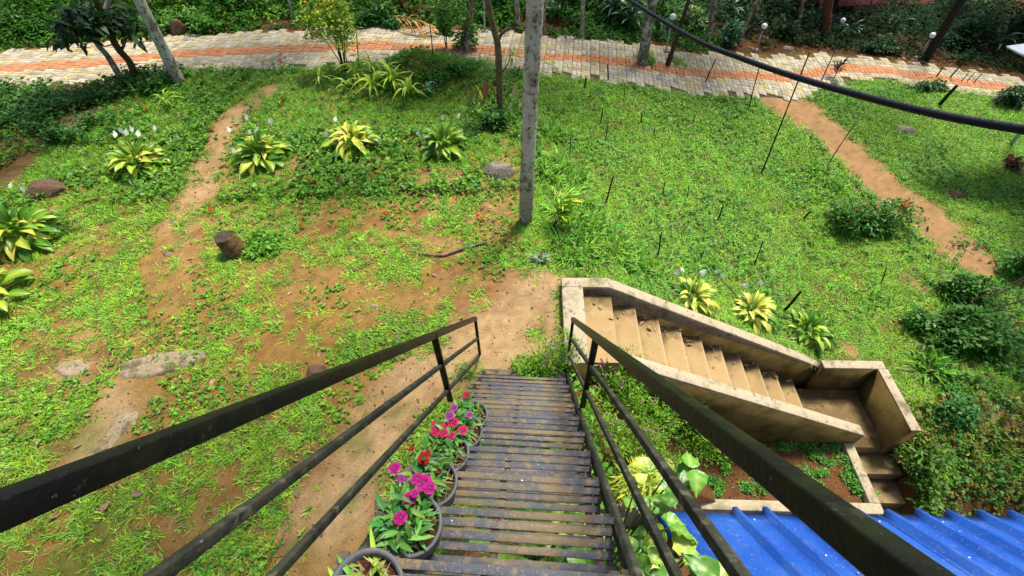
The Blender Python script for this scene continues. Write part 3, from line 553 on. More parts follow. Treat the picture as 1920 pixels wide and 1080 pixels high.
tag(g.build('gravel', M['ground']), 'tiny stones and earth crumbs on the bare patches', 'gravel', kind='stuff')
g = MB()
for x0, x1, y0, y1, nn in [(.36, .42, 3.0, 4.2, 40), (.5, 4.6, 4.2, 4.27, 150), (4.5, 5.45, 4.08, 4.14, 35), (5.43, 5.5, 3.0, 4.0, 40), (1.4, 4.5, 2.9, 2.97, 70)]:
    fx_ = rng.uniform(x0, x1, nn); fy_ = rng.uniform(y0, y1, nn); tufts(fx_*CA+fy_*SA, -fx_*SA+fy_*CA, 10, (.06, .16), (.006, .011), (25, 80), (.14, .34, .03), .03, g, droop=.5)
tag(g.build('grass', M['leaf']), 'grass growing tight against the feet of the concrete walls', 'grass', kind='stuff')
# ------------------------------------------------------------------ plant builders
def bush(name, label, cat, c, rx, ry, h, n, L, col, wr=.45, group=None, el=(-20, 60), stems=6, flowers=None, mt='leaf', lean=(0, 0), stemcol=(.06, .045, .025), hollow=.35, stemr=.008, base=0.0, tipcol=None):
    c = np.asarray(c, float); t = thing(name, c, label, cat, group)
    a = rng.uniform(0, 2*np.pi, n); u_ = rng.uniform(-1 if base else -.1, 1, n); q = rng.uniform(hollow, 1, n)**.6; s_ = np.sqrt(1-np.clip(u_, -1, 1)**2)
    P = np.stack([rx*q*s_*np.cos(a), ry*q*s_*np.sin(a), base+(h-base)*(.5+.5*u_*q if base else np.abs(u_)*q)], 1)
    nl = int(rng.integers(4, 8)); lc = np.stack([rng.uniform(-.55, .55, nl), rng.uniform(-.55, .55, nl), rng.uniform(-.12, .25, nl)], 1); ls = rng.uniform(.38, .75, nl); li_ = rng.integers(0, nl, n)
    P = (P/np.array([rx, ry, h])*ls[li_][:, None]+lc[li_])*np.array([rx, ry, h])*np.array([1.12, 1.12, 1.1]); P[:, 2] = np.maximum(P[:, 2], .02+base*.8)
    lump = .78+.45*np.array([mnoise.noise(Vector((p[0]*2.2/rx+c[0], p[1]*2.2/rx+c[1], p[2]*2.2/h))) for p in P]); P[:, :2] *= lump[:, None]; P[:, 2] *= .85+.2*lump
    P[:, 0] += lean[0]*P[:, 2]; P[:, 1] += lean[1]*P[:, 2]
    out = P/np.array([rx, ry, h]); out[:, 2] *= .5; d = out*.8+dirs(n, *el); l = rng.uniform(L[0], L[1], n); cc = vary(col, n, .25, .15)
    m_ = MB(); m_.ribbons(P+c, d, l, l*rng.uniform(wr*.8, wr*1.2, n), .3, 2, (.3, 1, .08), cc, tip=cc*1.2 if tipcol is None else np.tile(tipcol, (n, 1)), roll=rng.normal(0, .5, n)); m_.build('foliage', M[mt], t)
    if stems:
        m_ = MB()
        for i in range(stems):
            e = P[rng.integers(n)]; f = np.linspace(0, 1, 5)[:, None]; b0 = np.array([rng.normal(0, .04*rx), rng.normal(0, .04*rx), -.05])
            m_.tube(c+b0+(e*.95-b0)*f+np.array([0, 0, .12*h])*np.sin(f*np.pi), np.linspace(stemr, stemr*.4, 5), 5, stemcol)
        m_.build('stem', M['barkred'], t)
    if flowers:
        fc, fn, fr = flowers; top = P[np.argsort(-(P[:, 2]+.3*rng.random(n)*h-P[:, 1]*.3))[:max(fn*5, 10)]]
        for i in range(fn):
            p = c+top[rng.integers(len(top))]+np.array([0, -.01, .03]); m_ = MB(); k = 6; cc = vary(fc, k, .12, .03)
            m_.ribbons(np.tile(p, (k, 1)), dirs(k, 10, 70), fr, fr*.9, .2, 2, (.4, 1, .4), cc); m_.build('flower', M['petal'], t)
    return t
def trunk_obj(parent, pts, rad, col, mt='bark', k=12, wob=.03, name='trunk', n=30):
    P = spline(np.array(pts), n); rr = np.interp(np.linspace(0, 1, n), np.linspace(0, 1, len(rad)), rad); m_ = MB()
    cc = np.asarray(col, float); cc = np.array([np.array([np.interp(x, np.linspace(0, 1, len(cc)), cc[:, i]) for i in range(3)]) for x in np.linspace(0, 1, n)]) if cc.ndim == 2 else cc
    m_.tube(P, rr, k, cc, wob=wob); return m_.build(name, M[mt], parent, smooth=True)
def crown(parent, c, r, h, n, L=(.25, .5), col=(.04, .13, .015), wr=.45):
    P = rng.normal(0, 1, (n, 3)); P /= np.linalg.norm(P, axis=1)[:, None]; P *= (rng.random((n, 1))**.35); lobes = rng.normal(0, .5, (7, 3)); P = P*.55+lobes[rng.integers(0, 7, n)]*.7
    P = P*np.array([r, r, h]); l = rng.uniform(L[0], L[1], n); m_ = MB(); m_.ribbons(P+c, dirs(n, -50, 40), l, l*wr, .3, 2, (.3, 1, .1), vary(col, n, .25, .12), roll=rng.normal(0, .6, n)); return m_.build('crown', M['leaf'], parent)
def palm_crown(parent, c, L=2.2, nf=9, col=(.05, .15, .02)):
    m_ = MB()
    for i in range(nf):
        a = i/nf*2*np.pi+rng.normal(0, .15); e = R(rng.uniform(25, 60)); s_ = np.linspace(0, 1, 14); d = np.array([math.cos(a), math.sin(a)])
        q = np.stack([d[0]*np.cos(e)*L*s_, d[1]*np.cos(e)*L*s_, L*(np.sin(e)*s_-.8*s_**2)], 1)+c; m_.tube(q, np.linspace(.02, .005, 14), 4, (.12, .16, .04))
        k = 26; idx_ = np.tile(np.linspace(2, 13, k), 2); b0 = np.stack([np.interp(idx_, np.arange(14), q[:, j]) for j in range(3)], 1); sg = np.repeat([-1, 1], k)[:, None]
        dd = np.array([-d[1], d[0], 0])[None]*sg+np.array([d[0], d[1], -.2])[None]*.6; m_.ribbons(b0, dd, L*.28, .045, .5, 2, (.6, 1, .1), vary(col, 2*k, .15))
    return m_.build('crown', M['leaf'], parent)
def tree(name, label, base_px, mid, width_px, col, top_h=8.0, mt='bark', cr=('leaf', 1.6, 1.2, 500), cat='tree', group=None, footcol=None, base_dz=0, flare=1.35, wob=.03):
    B = at(*base_px); dist_ = (B-CAMP)@vf; r0 = width_px/2*dist_/FPX; pts = [B-np.array([0, 0, .12])]; prev = B
    for q in mid: P = onp(q[0], q[1], B, q[2] if len(q) > 2 else 0); pts.append(P)
    d = pts[-1]-pts[-2]; d = d/np.linalg.norm(d); k = (top_h-pts[-1][2])/max(d[2], .4); top = pts[-1]+d*k*np.array([.7, .7, 1]); pts.append((pts[-1]+top)/2); pts.append(top)
    t = thing(name, B, label, cat, group); tr_col = np.array([footcol if footcol is not None else col, col, col, col, col, col])
    trunk_obj(t, pts, [r0*flare, r0*1.02, r0, r0*.95, r0*.9, r0*.7], tr_col, mt, wob=wob, n=40)
    if cr[0] == 'leaf': crown(t, top+np.array([0, 0, .3]), cr[1], cr[2], cr[3])
    elif cr[0] == 'palm': palm_crown(t, top, cr[1])
    return t, B, pts
# ------------------------------------------------------------------ trees
PALE, ORA, BRN = (.36, .35, .27), (.30, .12, .04), (.10, .065, .03)
tree('palm_tree', 'pale lichen spotted straight palm trunk standing in front of the view centre', (985, 416), [(993, 210), (1003, 0)], 23, (.52, .49, .37), 13, cr=('palm', 2.4), cat='palm', footcol=(.22, .18, .12), flare=1.1)
t, B, pts = tree('tree', 'leaning pale spotted trunk with an orange foot at the left path edge', (338, 158), [(300, 80), (258, -5)], 18, (.46, .46, .38), 6.5, cr=('leaf', 1.2, .8, 130), footcol=ORA)
t, B, pts = tree('tree', 'thin pale greenish trunk leaning left beside the paved path', (234, 160), [(205, 110), (180, 75), (190, 30), (205, -10)], 9, (.26, .27, .2), 5.5, cr=('leaf', 1.0, .8, 90), footcol=(.22, .15, .10))
crown(t, onp(150, 30, B)+np.array([0, -.1, .0]), .75, .35, 420, (.12, .24), (.018, .06, .012), .5)
t, B, pts = tree('tree', 'short brown forked trunk under dark glossy leaves by the left path', (254, 157), [(245, 120), (222, 92), (205, 60), (180, 0)], 11, BRN, 4.6, 'barkred', cr=('leaf', .8, .6, 150))
crown(t, onp(225, 35, B), .55, .35, 300, (.12, .24), (.016, .055, .012), .5)
m_ = MB(); p0 = onp(226, 95, B); m_.tube(spline(np.array([p0, onp(234, 80, B), onp(240, 40, B)]), 8), np.linspace(.035, .015, 8), 6, BRN); m_.tube(spline(np.array([p0, onp(212, 84, B), onp(198, 87, B)]), 6), np.linspace(.02, .01, 6), 6, (.25, .2, .12)); m_.build('branch', M['barkred'], t)
t, B, pts = tree('tree', 'thin forked brown tree with few drooping leaves left of the palm trunk', (937, 216), [(936, 140), (933, 85), (925, 50), (913, -5)], 11, (.17, .12, .065), 6.5, 'barkred', cr=('leaf', .9, .7, 60), flare=1.15)
m_ = MB(); m_.tube(spline(np.array([onp(934, 78, B), onp(940, 64, B), onp(952, 55, B), onp(966, 52, B), onp(985, 58, B)]), 12), np.linspace(.035, .012, 12), 6, (.12, .07, .04)); m_.tube(spline(np.array([onp(928, 62, B), onp(922, 57, B), onp(917, 55, B)]), 5), np.linspace(.02, .012, 5), 6, (.3, .25, .17)); m_.build('branch', M['barkred'], t)
m_ = MB(); m_.tube(spline(np.array([onp(942, 135, B), onp(953, 118, B), onp(958, 100, B), onp(957, 92, B)]), 8), np.linspace(.012, .006, 8), 5, (.1, .09, .04)); m_.build('branch', M['barkred'], t)
def hang(parent, pxs, B, L, W, cols, name='leaf', down=.9):
    for i, (x, y) in enumerate(pxs):
        p = onp(x, y, B); m_ = MB(); a = rng.uniform(0, 6.28); c = np.array(cols[i % len(cols)]); m_.ribbons([p], [[math.cos(a)*.4, math.sin(a)*.3-.2, -down]], L*rng.uniform(.8, 1.15), W, .1, 4, (.2, .8, 1, .6, .05), c*.9, tip=c*1.1, fold=.3); m_.build(name, M['glossleaf'], parent)
hang(t, [(900, 165), (893, 160), (905, 150), (912, 150), (918, 148), (923, 155), (926, 165), (888, 168), (915, 170), (968, 155)], B, .34, .11, [(.30, .13, .04), (.36, .36, .04), (.16, .20, .04), (.28, .09, .04), (.35, .3, .1)])
hang(t, [(948, 95), (956, 88), (965, 90), (972, 92), (945, 105), (968, 100), (952, 110), (960, 108)], B, .17, .06, [(.12, .30, .03), (.08, .22, .02)], down=.3)
tree('tree', 'sturdy red brown trunk at the top edge above the dry palm frond', (750, 24), [(742, -10)], 27, (.13, .05, .028), 8, 'barkred', cr=('leaf', 2.0, 1.2, 420), flare=1.3)
tree('tree', 'orange brown leafy trunk at the far tip of the grassy mound', (877, 96), [(876, 50), (884, 0)], 10, (.22, .15, .09), 6, 'bark', cr=('leaf', .9, .7, 160), footcol=ORA)
tree('tree', 'slim grey trunk with reddish foot behind the path, left of the palm trunk', (970, 52), [(970, 20), (968, -8)], 9, (.30, .27, .2), 7.5, cr=('palm', 1.8), footcol=(.2, .07, .03))
tree('tree', 'slim orange trunk half hidden directly behind the palm trunk', (1019, 66), [(1019, 30), (1019, -8)], 8, (.27, .2, .12), 7.5, cr=('palm', 1.8), footcol=ORA)
tree('tree', 'slim pale trunk behind the path, right of the palm trunk', (1092, 72), [(1092, 35), (1094, -8)], 7, (.36, .31, .24), 7.5, cr=('palm', 1.8), footcol=(.2, .07, .03))
tree('tree', 'mottled grey trunk rising from a grass clump at the near path edge', (1203, 121), [(1212, 70), (1222, 10)], 18, (.17, .15, .11), 7, cr=('leaf', 1.3, 1.0, 110), flare=1.15)
tree('tree', 'short dark broken trunk beside the mottled tree at the path edge', (1250, 124), [(1258, 103), (1262, 92)], 8, (.06, .045, .03), .9, 'barkred', cr=('no',))
for px, py, x2, y2, wd, col, lab in [(1545, 76, 1556, -5, 16, (.12, .045, .025), 'red brown trunk in the shade behind the bend of the path'), (1405, 60, 1428, -5, 8, (.22, .15, .08), 'pale thin trunk beside the round lamp in the shade'), (1386, 80, 1420, -5, 5, (.3, .2, .1), 'very thin pale sapling leaning right behind the hose'),
                                     (1735, 112, 1808, -8, 13, (.025, .022, .018), 'dark diagonal trunk leaning right in the deep shade'), (1327, 80, 1343, -5, 6, (.3, .26, .2), 'thin pale trunk among the red leaved shrubs'), (1492, 70, 1508, -5, 7, (.16, .08, .04), 'thin reddish trunk before the brown house wall'),
                                     (1320, 60, 1336, -5, 5, (.28, .22, .16), 'pale twiggy stem behind the hose near the bank'), (1640, 60, 1662, -5, 7, (.06, .05, .04), 'dark slender trunk left of the red roof'), (1240, 40, 1246, -5, 7, (.2, .17, .12), 'slender trunk behind the fan leaved plants')]:
    tree('tree', lab, (px, py), [((px+x2)/2, (py+y2)/2), (x2, y2)], wd, col, 7+rng.random()*1.5, 'bark' if wd < 10 else 'barkred', cr=('leaf', 1.5, .9, 130))
for i, (x, y) in enumerate([(12, 19), (17.5, 17)]):      # taller trees that shade the right bank; only feet can show
    z = float(H(x, y)); t = thing('tree', (x, y, z), ['dark trunk in the deep shade at the far right bank', 'tall shaded tree on the far bank near the awning', 'shaded trunk far behind the right bend'][i % 3], 'tree', 'tall trees shading the right bank')
    trunk_obj(t, [np.array([x, y, z-.1]), np.array([x+.2, y, z+3]), np.array([x+.1, y+.2, z+8])], [.13, .1, .08], (.03, .025, .02), 'barkred'); crown(t, np.array([x, y, z+8.3]), 2.6, 1.4, 500, (.35, .7))
for i, (x, y) in enumerate([(11.2, 5.0), (10.2, 2.8), (13.0, 8.0)]):
    z = float(H(x, y)); t = thing('tree', (x, y, z), 'tree just beyond the right edge shading the slope', 'tree', 'trees shading the right slope')
    trunk_obj(t, [np.array([x, y, z-.1]), np.array([x+.3, y+.2, z+3]), np.array([x, y, z+6])], [.12, .09, .07], (.05, .04, .03), 'barkred'); crown(t, np.array([x-.4, y, z+6.3]), 1.9, 1.1, 500, (.3, .55))
# ------------------------------------------------------------------ leafy rosette plants built leaf by leaf
def leafmesh(name, L, W, prof, droop, cb, cm, seg=6, fold=.35, mt='glossleaf', up=.9):
    s_ = np.linspace(0, 1, seg+1); pr = np.interp(s_, np.linspace(0, 1, len(prof)), prof)*W/2
    x = L*s_*(1-.12*s_); z = L*(up*s_-(.55*up+droop)*s_**2)*.75; V = []; Cc = []
    for i in range(seg+1):
        w_ = pr[i]
        for f, kk in ((-1, 0), (-.5, 1), (0, 2), (.5, 1), (1, 0)):
            V.append((x[i], w_*f, z[i]+abs(f)*w_*fold+.006*math.sin(i*2.1+f*3)*(kk == 0))); a = (0, .55, 1)[kk]*(1-.2*s_[i]); Cc.append(np.array(cb)*(1-a)+np.array(cm)*a)
    q = [(i*5+j, i*5+j+1, (i+1)*5+j+1, (i+1)*5+j) for i in range(seg) for j in range(4)]; b = MB(); b.add(V, q, c=np.array(Cc)); return b.mesh(name, M[mt], True)
LP = (.12, .45, .9, 1, .9, .62, .05)
HL = [leafmesh('leaf', .36, .115, LP, .35, (.14, .34, .02), (.50, .58, .05)), leafmesh('leaf', .34, .11, LP, .55, (.36, .50, .03), (.66, .68, .12)), leafmesh('leaf', .32, .105, LP, .2, (.09, .25, .015), (.25, .42, .035)), leafmesh('leaf', .30, .10, LP, .8, (.60, .60, .06), (.78, .70, .16))]
HD = [leafmesh('leaf', .34, .11, LP, .3, (.05, .17, .012), (.12, .30, .02)), leafmesh('leaf', .30, .10, LP, .6, (.09, .24, .015), (.30, .42, .04))]
spm = None
def spathe():
    b = MB(); b.ribbons([[0, 0, 0]], [[0, 0, 1]], .125, .078, .1, 5, (.15, .8, 1, .8, .4, .03), (.86, .87, .80), fold=.5); b.tube([[0, .012, 0], [0, .014, .055]], [.008, .005], 6, (.7, .68, .4)); return b.mesh('spathe', M['petal'], True)
spm = spathe()
def rosette(px, py, r, n, label, meshes=HL, flowers=(), cat='plant', name='variegated_plant', group=None, dark=.25, sc=1.0):
    r *= 1.12; sc *= 1.12*rng.uniform(.93, 1.07); n = int(n*1.15); dark *= 1.1
    B = at(px, py); t = thing(name, B, label, cat, group)
    for i in range(n):
        f = (i+.5)/n; a = i*2.39996+rng.normal(0, .2); el_ = R(70-78*f+rng.normal(0, 6)); me = meshes[int(rng.integers(len(meshes)))] if rng.random() > dark else HD[int(rng.integers(2))]
        hgt = .20*sc*(1-f*.75)+.02; rr = r*(.10+.35*f); s_ = sc*rng.uniform(.8, 1.15)*(.85+.2*f)
        M4 = Matrix.Translation(Vector((B[0]+math.cos(a)*rr, B[1]+math.sin(a)*rr, B[2]+hgt))) @ Matrix.Rotation(a, 4, 'Z') @ Matrix.Rotation(-el_+R(20), 4, 'Y') @ Matrix.Rotation(rng.normal(0, .3), 4, 'X') @ Matrix.Scale(s_, 4)
        inst('leaf', me, t, M4)
    m_ = MB()
    for i in range(6): a = rng.uniform(0, 6.28); m_.tube([B+np.array([0, 0, -.03]), B+np.array([math.cos(a)*.08, math.sin(a)*.08, .2*sc])], [.012, .006], 5, (.12, .2, .03))
    m_.build('stem', M['barkred'], t)
    for q in flowers:
        P = onp(q[0], q[1], B, q[2] if len(q) > 2 else .15); m_ = MB(); m_.tube(spline(np.array([B+np.array([0, .05, .02]), (B+P)/2+np.array([0, .05, .05]), P]), 6), .006, 5, (.14, .30, .05)); st = m_.build('flower_stalk', M['leaf'], t)
        o = bpy.data.objects.new('spathe', spm); COL.objects.link(o); o.parent = st; a = rng.uniform(0, 6.28)
        o.matrix_basis = Matrix.Translation(Vector(P-B)) @ Matrix.Rotation(1.57+rng.normal(0, .5), 4, 'Z') @ Matrix.Rotation(rng.uniform(.2, .9), 4, 'Y') @ Matrix.Rotation(rng.uniform(-.5, .5), 4, 'X') @ Matrix.Scale(rng.uniform(.9, 1.15), 4)
    return t
G = 'yellow variegated leafy clumps on the left terrace'
rosette(48, 452, .52, 62, 'large yellow green leafy clump at the left edge with two white blooms above', HL, [(15, 352), (43, 360), (12, 404)], group=G, sc=1.12, dark=.4)
rosette(-18, 568, .5, 40, 'yellow leafy clump cut off by the left edge of the view', HL, [], group=G, sc=1.1, dark=.2)
rosette(268, 318, .5, 60, 'yellow green leafy clump left of the dirt trail with white blooms behind', HL, [(215, 258), (235, 255), (248, 248), (258, 257), (288, 245), (333, 262), (229, 250)], group=G, dark=.15)
rosette(494, 300, .48, 58, 'yellow green leafy clump right of the dirt trail with tall white blooms', HL, [(430, 248), (462, 226), (466, 252), (480, 244), (506, 234), (440, 290)], group=G, dark=.2)
rosette(664, 278, .46, 54, 'brightest yellow cream leafy clump in the middle of the terrace', [HL[1], HL[3], HL[0]], [(626, 228), (610, 258)], group=G, dark=.08)
rosette(832, 280, .44, 48, 'greener leafy clump left of the forked tree', [HL[0], HL[2]], [(783, 255), (826, 224), (855, 222)], group=G, dark=.5)
G = 'yellow variegated leafy clumps behind the concrete stair wall'
rosette(1293, 566, .42, 38, 'leafy clump with upright pale yellow leaves nearest the head of the stairs', [HL[3], HL[1], HL[0]], [(1265, 518), (1313, 516), (1283, 510)], group=G, dark=.2, sc=.8)
rosette(1402, 592, .46, 42, 'cream and yellow leafy clump midway along the stair wall', [HL[3], HL[1]], [(1350, 520), (1393, 540), (1425, 536), (1340, 514)], group=G, dark=.15, sc=.8)
rosette(1505, 628, .44, 42, 'greener leafy clump nearest the lower end of the stair wall', [HL[0], HL[1], HL[2]], [], group=G, dark=.35, sc=.78)
# lime green arching plants near the mound
AR = [leafmesh('leaf', .42, .06, (.3, .8, 1, .9, .7, .4, .03), .9, (.34, .54, .02), (.60, .72, .06), up=1.0), leafmesh('leaf', .36, .05, (.3, .8, 1, .9, .7, .4, .03), 1.2, (.15, .34, .02), (.36, .52, .04), up=1.0)]
GL = 'lime green arching plants before the path'
def arch(px, py, n, lab, sc=1.0, h=.25, meshes=AR, group=GL, name='arching_plant'):
    B = at(px, py); t = thing(name, B, lab, 'plant', group)
    for i in range(n):
        a = i*2.4+rng.normal(0, .3); M4 = Matrix.Translation(Vector((B[0]+math.cos(a)*.04, B[1]+math.sin(a)*.04, B[2]+h*rng.uniform(.3, 1)))) @ Matrix.Rotation(a, 4, 'Z') @ Matrix.Rotation(R(-rng.uniform(5, 50)), 4, 'Y') @ Matrix.Scale(sc*rng.uniform(.75, 1.2), 4)
        inst('leaf', meshes[int(rng.integers(len(meshes)))], t, M4)
    m_ = MB(); m_.tube([B-np.array([0, 0, .03]), B+np.array([0, 0, h*.6]), B+np.array([.02, 0, h])], [.012, .009, .004], 5, (.15, .22, .04)); m_.build('stem', M['leaf'], t); return t
for px, py, n, lab, sc in [(672, 150, 20, 'lime arching plant nearest the yellow flowering bush', 1), (700, 138, 18, 'lime arching plant reaching over the path edge', .9), (702, 175, 18, 'lime arching plant lowest on the left of its patch', .95), (742, 165, 20, 'lime arching plant in the middle of its patch', 1), (770, 185, 18, 'lime arching plant at the right end of its patch', .95),
                           (730, 150, 14, 'small lime arching plant behind its neighbours', .8), (655, 172, 10, 'single pale arching plant left of the lime patch', .7), (606, 165, 9, 'small yellow green arching plant by the red flower spike', .7), (320, 205, 12, 'yellow green arching plant below the leaning pale trunk', .8), (622, 140, 10, 'thin yellow leaf plant at the path edge', .6)]:
    arch(px, py, n, lab, sc)
CO = [leafmesh('leaf', .34, .07, (.3, .8, 1, .9, .7, .4, .03), .1, (.04, .02, .015), (.10, .04, .03), up=.7)]
arch(1563, 148, 26, 'dark red brown cordyline standing at the near edge of the path bend', .75, .45, CO, None, 'cordyline')
DG = [leafmesh('leaf', .62, .10, (.3, .8, 1, .9, .7, .4, .03), .6, (.012, .06, .014), (.035, .13, .035), up=1.0), leafmesh('leaf', .5, .085, (.3, .8, 1, .9, .7, .4, .03), .9, (.02, .085, .018), (.05, .17, .04), up=1.0)]
for px, py, n, lab, sc, h in [(1180, 62, 26, 'large fan leaved plant behind the path left of the mottled tree', 1.2, .7), (1150, 45, 22, 'fan leaved plant behind the slim pale trunk', 1.1, .7), (1230, 70, 16, 'fan leaved plant between the mottled tree and the short lamp', .9, .4), (1050, 40, 22, 'dark long leaved plant between the slim trunks', 1.1, .6), (1075, 20, 18, 'long leaved plant at the top edge right of the palm trunk', 1.1, .7), (1020, 25, 16, 'long leaved plant partly behind the palm trunk', 1.0, .6),
                              (1660, 75, 20, 'pale edged leafy plant left of the dark diagonal trunk', .9, .5), (1700, 60, 24, 'pale edged leafy plant behind the small lamp', 1.0, .6), (1730, 60, 18, 'leafy plant touching the dark diagonal trunk', .9, .5), (1860, 100, 18, 'dark leafy plant below the pale awning', 1.0, .5), (1820, 40, 16, 'broad leaved banana like plant in the deep shade', 1.6, .8), (1585, 75, 16, 'bright leaved plant under the half hidden lamp', .7, .3), (930, 25, 16, 'long leaved plant behind the tall lamp post', 1.0, .5), (1360, 50, 18, 'blue green leafy plant behind the thin pale sapling', .8, .5), (1130, 15, 14, 'long leaved plant high on the bank', 1.0, .5)]:
    arch(px, py, n, lab, sc, h, DG, 'long leaved plants on the far bank', 'fan_leaved_plant')
# ------------------------------------------------------------------ bushes
def P_(x, y): return at(x, y)
bush('flowering_bush', 'tall bush with yellow flowers on thin stems at the path edge', 'bush', P_(648, 136), .62, .5, 2.3, 3000, (.05, .11), (.30, .44, .03), .4, flowers=((.85, .55, .02), 34, .045), base=.75, stems=14, lean=(-.12, .05), stemr=.012)
bush('leafy_shrub', 'upright leafy shrub on the mound before the path', 'shrub', P_(838, 92), .30, .26, 1.35, 800, (.07, .14), (.10, .26, .02), .4, base=.45, stems=6)
bush('leafy_shrub', 'leafy shrub wrapped round the orange trunk on the mound', 'shrub', P_(872, 92), .32, .28, 1.1, 700, (.08, .15), (.09, .25, .02), .4, base=.1, stems=5)
bush('shrub', 'dark green bush with small red orange flowers on the right slope', 'bush', P_(1628, 428), .82, .55, .7, 3600, (.05, .11), (.06, .19, .015), .45, flowers=((.6, .05, .02), 14, .035), stems=8)
bush('shrub', 'broad dark shrub spreading at the right edge of the slope', 'shrub', P_(1800, 640), .72, .5, .6, 2600, (.07, .13), (.045, .15, .012), .45, stems=8)
bush('shrub', 'leafy dark shrub below the end of the dirt trail', 'shrub', P_(1790, 560), .5, .35, .6, 1500, (.06, .12), (.055, .18, .015), .45, stems=6)
bush('shrub', 'small dense shrub left of the dark shrub on the right slope', 'shrub', P_(1720, 605), .3, .25, .35, 700, (.06, .11), (.05, .17, .015), .5, stems=4)
bush('shrub', 'rounded green shrub growing behind the landing end wall', 'shrub', P_(1780, 790), .45, .35, .4, 1400, (.04, .08), (.05, .18, .03), .5, stems=4)
bush('shrub', 'shrub with tiny yellow berries at the right edge', 'shrub', P_(1905, 520), .35, .3, .8, 700, (.07, .12), (.06, .2, .02), .5, stems=6, flowers=((.45, .4, .03), 6, .03))
bush('shrub', 'red leaved twiggy shrub at the right edge under the hose', 'shrub', P_(1895, 310), .3, .3, .4, 350, (.05, .10), (.13, .03, .02), .5, stems=10)
bush('shrub', 'rounded dark bush hiding the upper left bank', 'shrub', P_(60, 60), .9, .6, .7, 1500, (.08, .15), (.05, .16, .015), .45, stems=4)
bush('shrub', 'lush bush behind the leaning pale trunk', 'shrub', P_(370, 55), .8, .5, .55, 1400, (.08, .15), (.08, .22, .02), .45, stems=3)
bush('shrub', 'dark bush beside the left lamp post', 'shrub', P_(460, 20), .9, .5, .8, 1300, (.08, .15), (.03, .10, .012), .45, stems=3)
bush('shrub', 'leafy bush behind the yellow flowering bush', 'shrub', P_(700, 45), .7, .4, .6, 1200, (.08, .15), (.06, .18, .015), .45, stems=3)
bush('shrub', 'small bush beside the dry palm frond', 'shrub', P_(738, 50), .3, .25, .3, 400, (.08, .14), (.05, .2, .03), .5, stems=3)
bush('shrub', 'pale leaved bush above the hose on the far bank', 'shrub', P_(1285, 60), .5, .35, .9, 900, (.08, .14), (.17, .28, .08), .5, stems=6)
bush('shrub', 'red twigged shrub with blue green leaves left of the round lamp', 'shrub', P_(1365, 85), .4, .3, .8, 600, (.09, .16), (.05, .17, .06), .45, stems=12)
bush('shrub', 'dark bush right of the round lamp', 'shrub', P_(1470, 70), .6, .4, .5, 800, (.07, .14), (.025, .09, .015), .45, stems=3)
bush('shrub', 'dark low bush behind the cordyline', 'shrub', P_(1640, 95), .7, .3, .5, 900, (.07, .14), (.025, .09, .02), .45, stems=3)
bush('shrub', 'black green bush at the far right end of the path', 'shrub', P_(1880, 190), .5, .4, .6, 900, (.07, .14), (.02, .075, .012), .45, stems=3)
bush('shrub', 'young leafy plant bed at the near path edge, far right', 'shrub', P_(1740, 170), .6, .25, .3, 700, (.06, .12), (.05, .17, .03), .45, stems=3)
bush('shrub', 'bushy weed patch at the foot of the forked tree', 'shrub', P_(940, 240), .38, .32, .42, 1100, (.06, .13), (.05, .17, .015), .45, stems=4)
bush('shrub', 'leafy weed tuft beside the brown tree stump', 'shrub', P_(492, 462), .34, .28, .18, 700, (.05, .09), (.13, .32, .025), .5, stems=2)
bush('shrub', 'white leaved seedling on the mound beside the dark hollow', 'shrub', P_(812, 170), .2, .2, .2, 200, (.06, .12), (.2, .36, .12), .5, stems=2)
bush('shrub', 'pale grey green seedling at the foot of the slope', 'shrub', P_(1012, 490), .18, .16, .16, 160, (.05, .1), (.26, .38, .2), .5, stems=2)
bush('shrub', 'feathery lime sapling right of the palm foot', 'sapling', P_(1035, 428), .18, .15,   .7, 320, (.10, .22), (.36, .55, .05), .16, stems=3, base=.3, lean=(.35, .1), el=(10, 70))
bush('shrub', 'lush weeds covering the grassy mound', 'shrub', P_(830, 140), .75, .38, .22, 2200, (.05, .11), (.07, .22, .015), .5, stems=0)
bush('shrub', 'dark weeds at the far left path edge', 'shrub', P_(60, 195), .9, .35, .22, 1700, (.05, .11), (.045, .16, .015), .5, stems=0)
bush('shrub', 'weeds along the path at the feet of the leaning trunks', 'shrub', P_(300, 170), .7, .2, .14, 900, (.05, .10), (.07, .22, .015), .5, stems=0)
for px, py, rx, h, lab in [(1520, 40, .9, 1.3, 'tall dark bush before the brown house'), (1600, 45, .8, 1.0, 'dark bush in front of the red roof'), (1680, 50, .9, 1.0, 'dark bush below the right part of the red roof'), (1770, 40, 1.0, 1.6, 'tall dark bush behind the diagonal trunk'), (1850, 50, 1.1, 1.9, 'tall dark bush at the top right corner'), (1900, 90, .9, 1.4, 'dark bush behind the pale awning'), (1800, 90, .8, 1.2, 'dark bush right of the diagonal trunk foot'), (1440, 40, .7, .9, 'dark bush at the foot of the house wall'), (1645, 22, .7, 1.5, 'tall bush between the two red roof glimpses'), (1560, 20, .6, 1.5, 'tall bush left of the red roof glimpse')]:
    bush('shrub', lab, 'shrub', P_(px, py), rx, rx*.7, h, 1700, (.08, .18), (.012, .045, .009), .45, stems=4, mt='dullleaf')  # bank shade carried by the very dark leaf colour
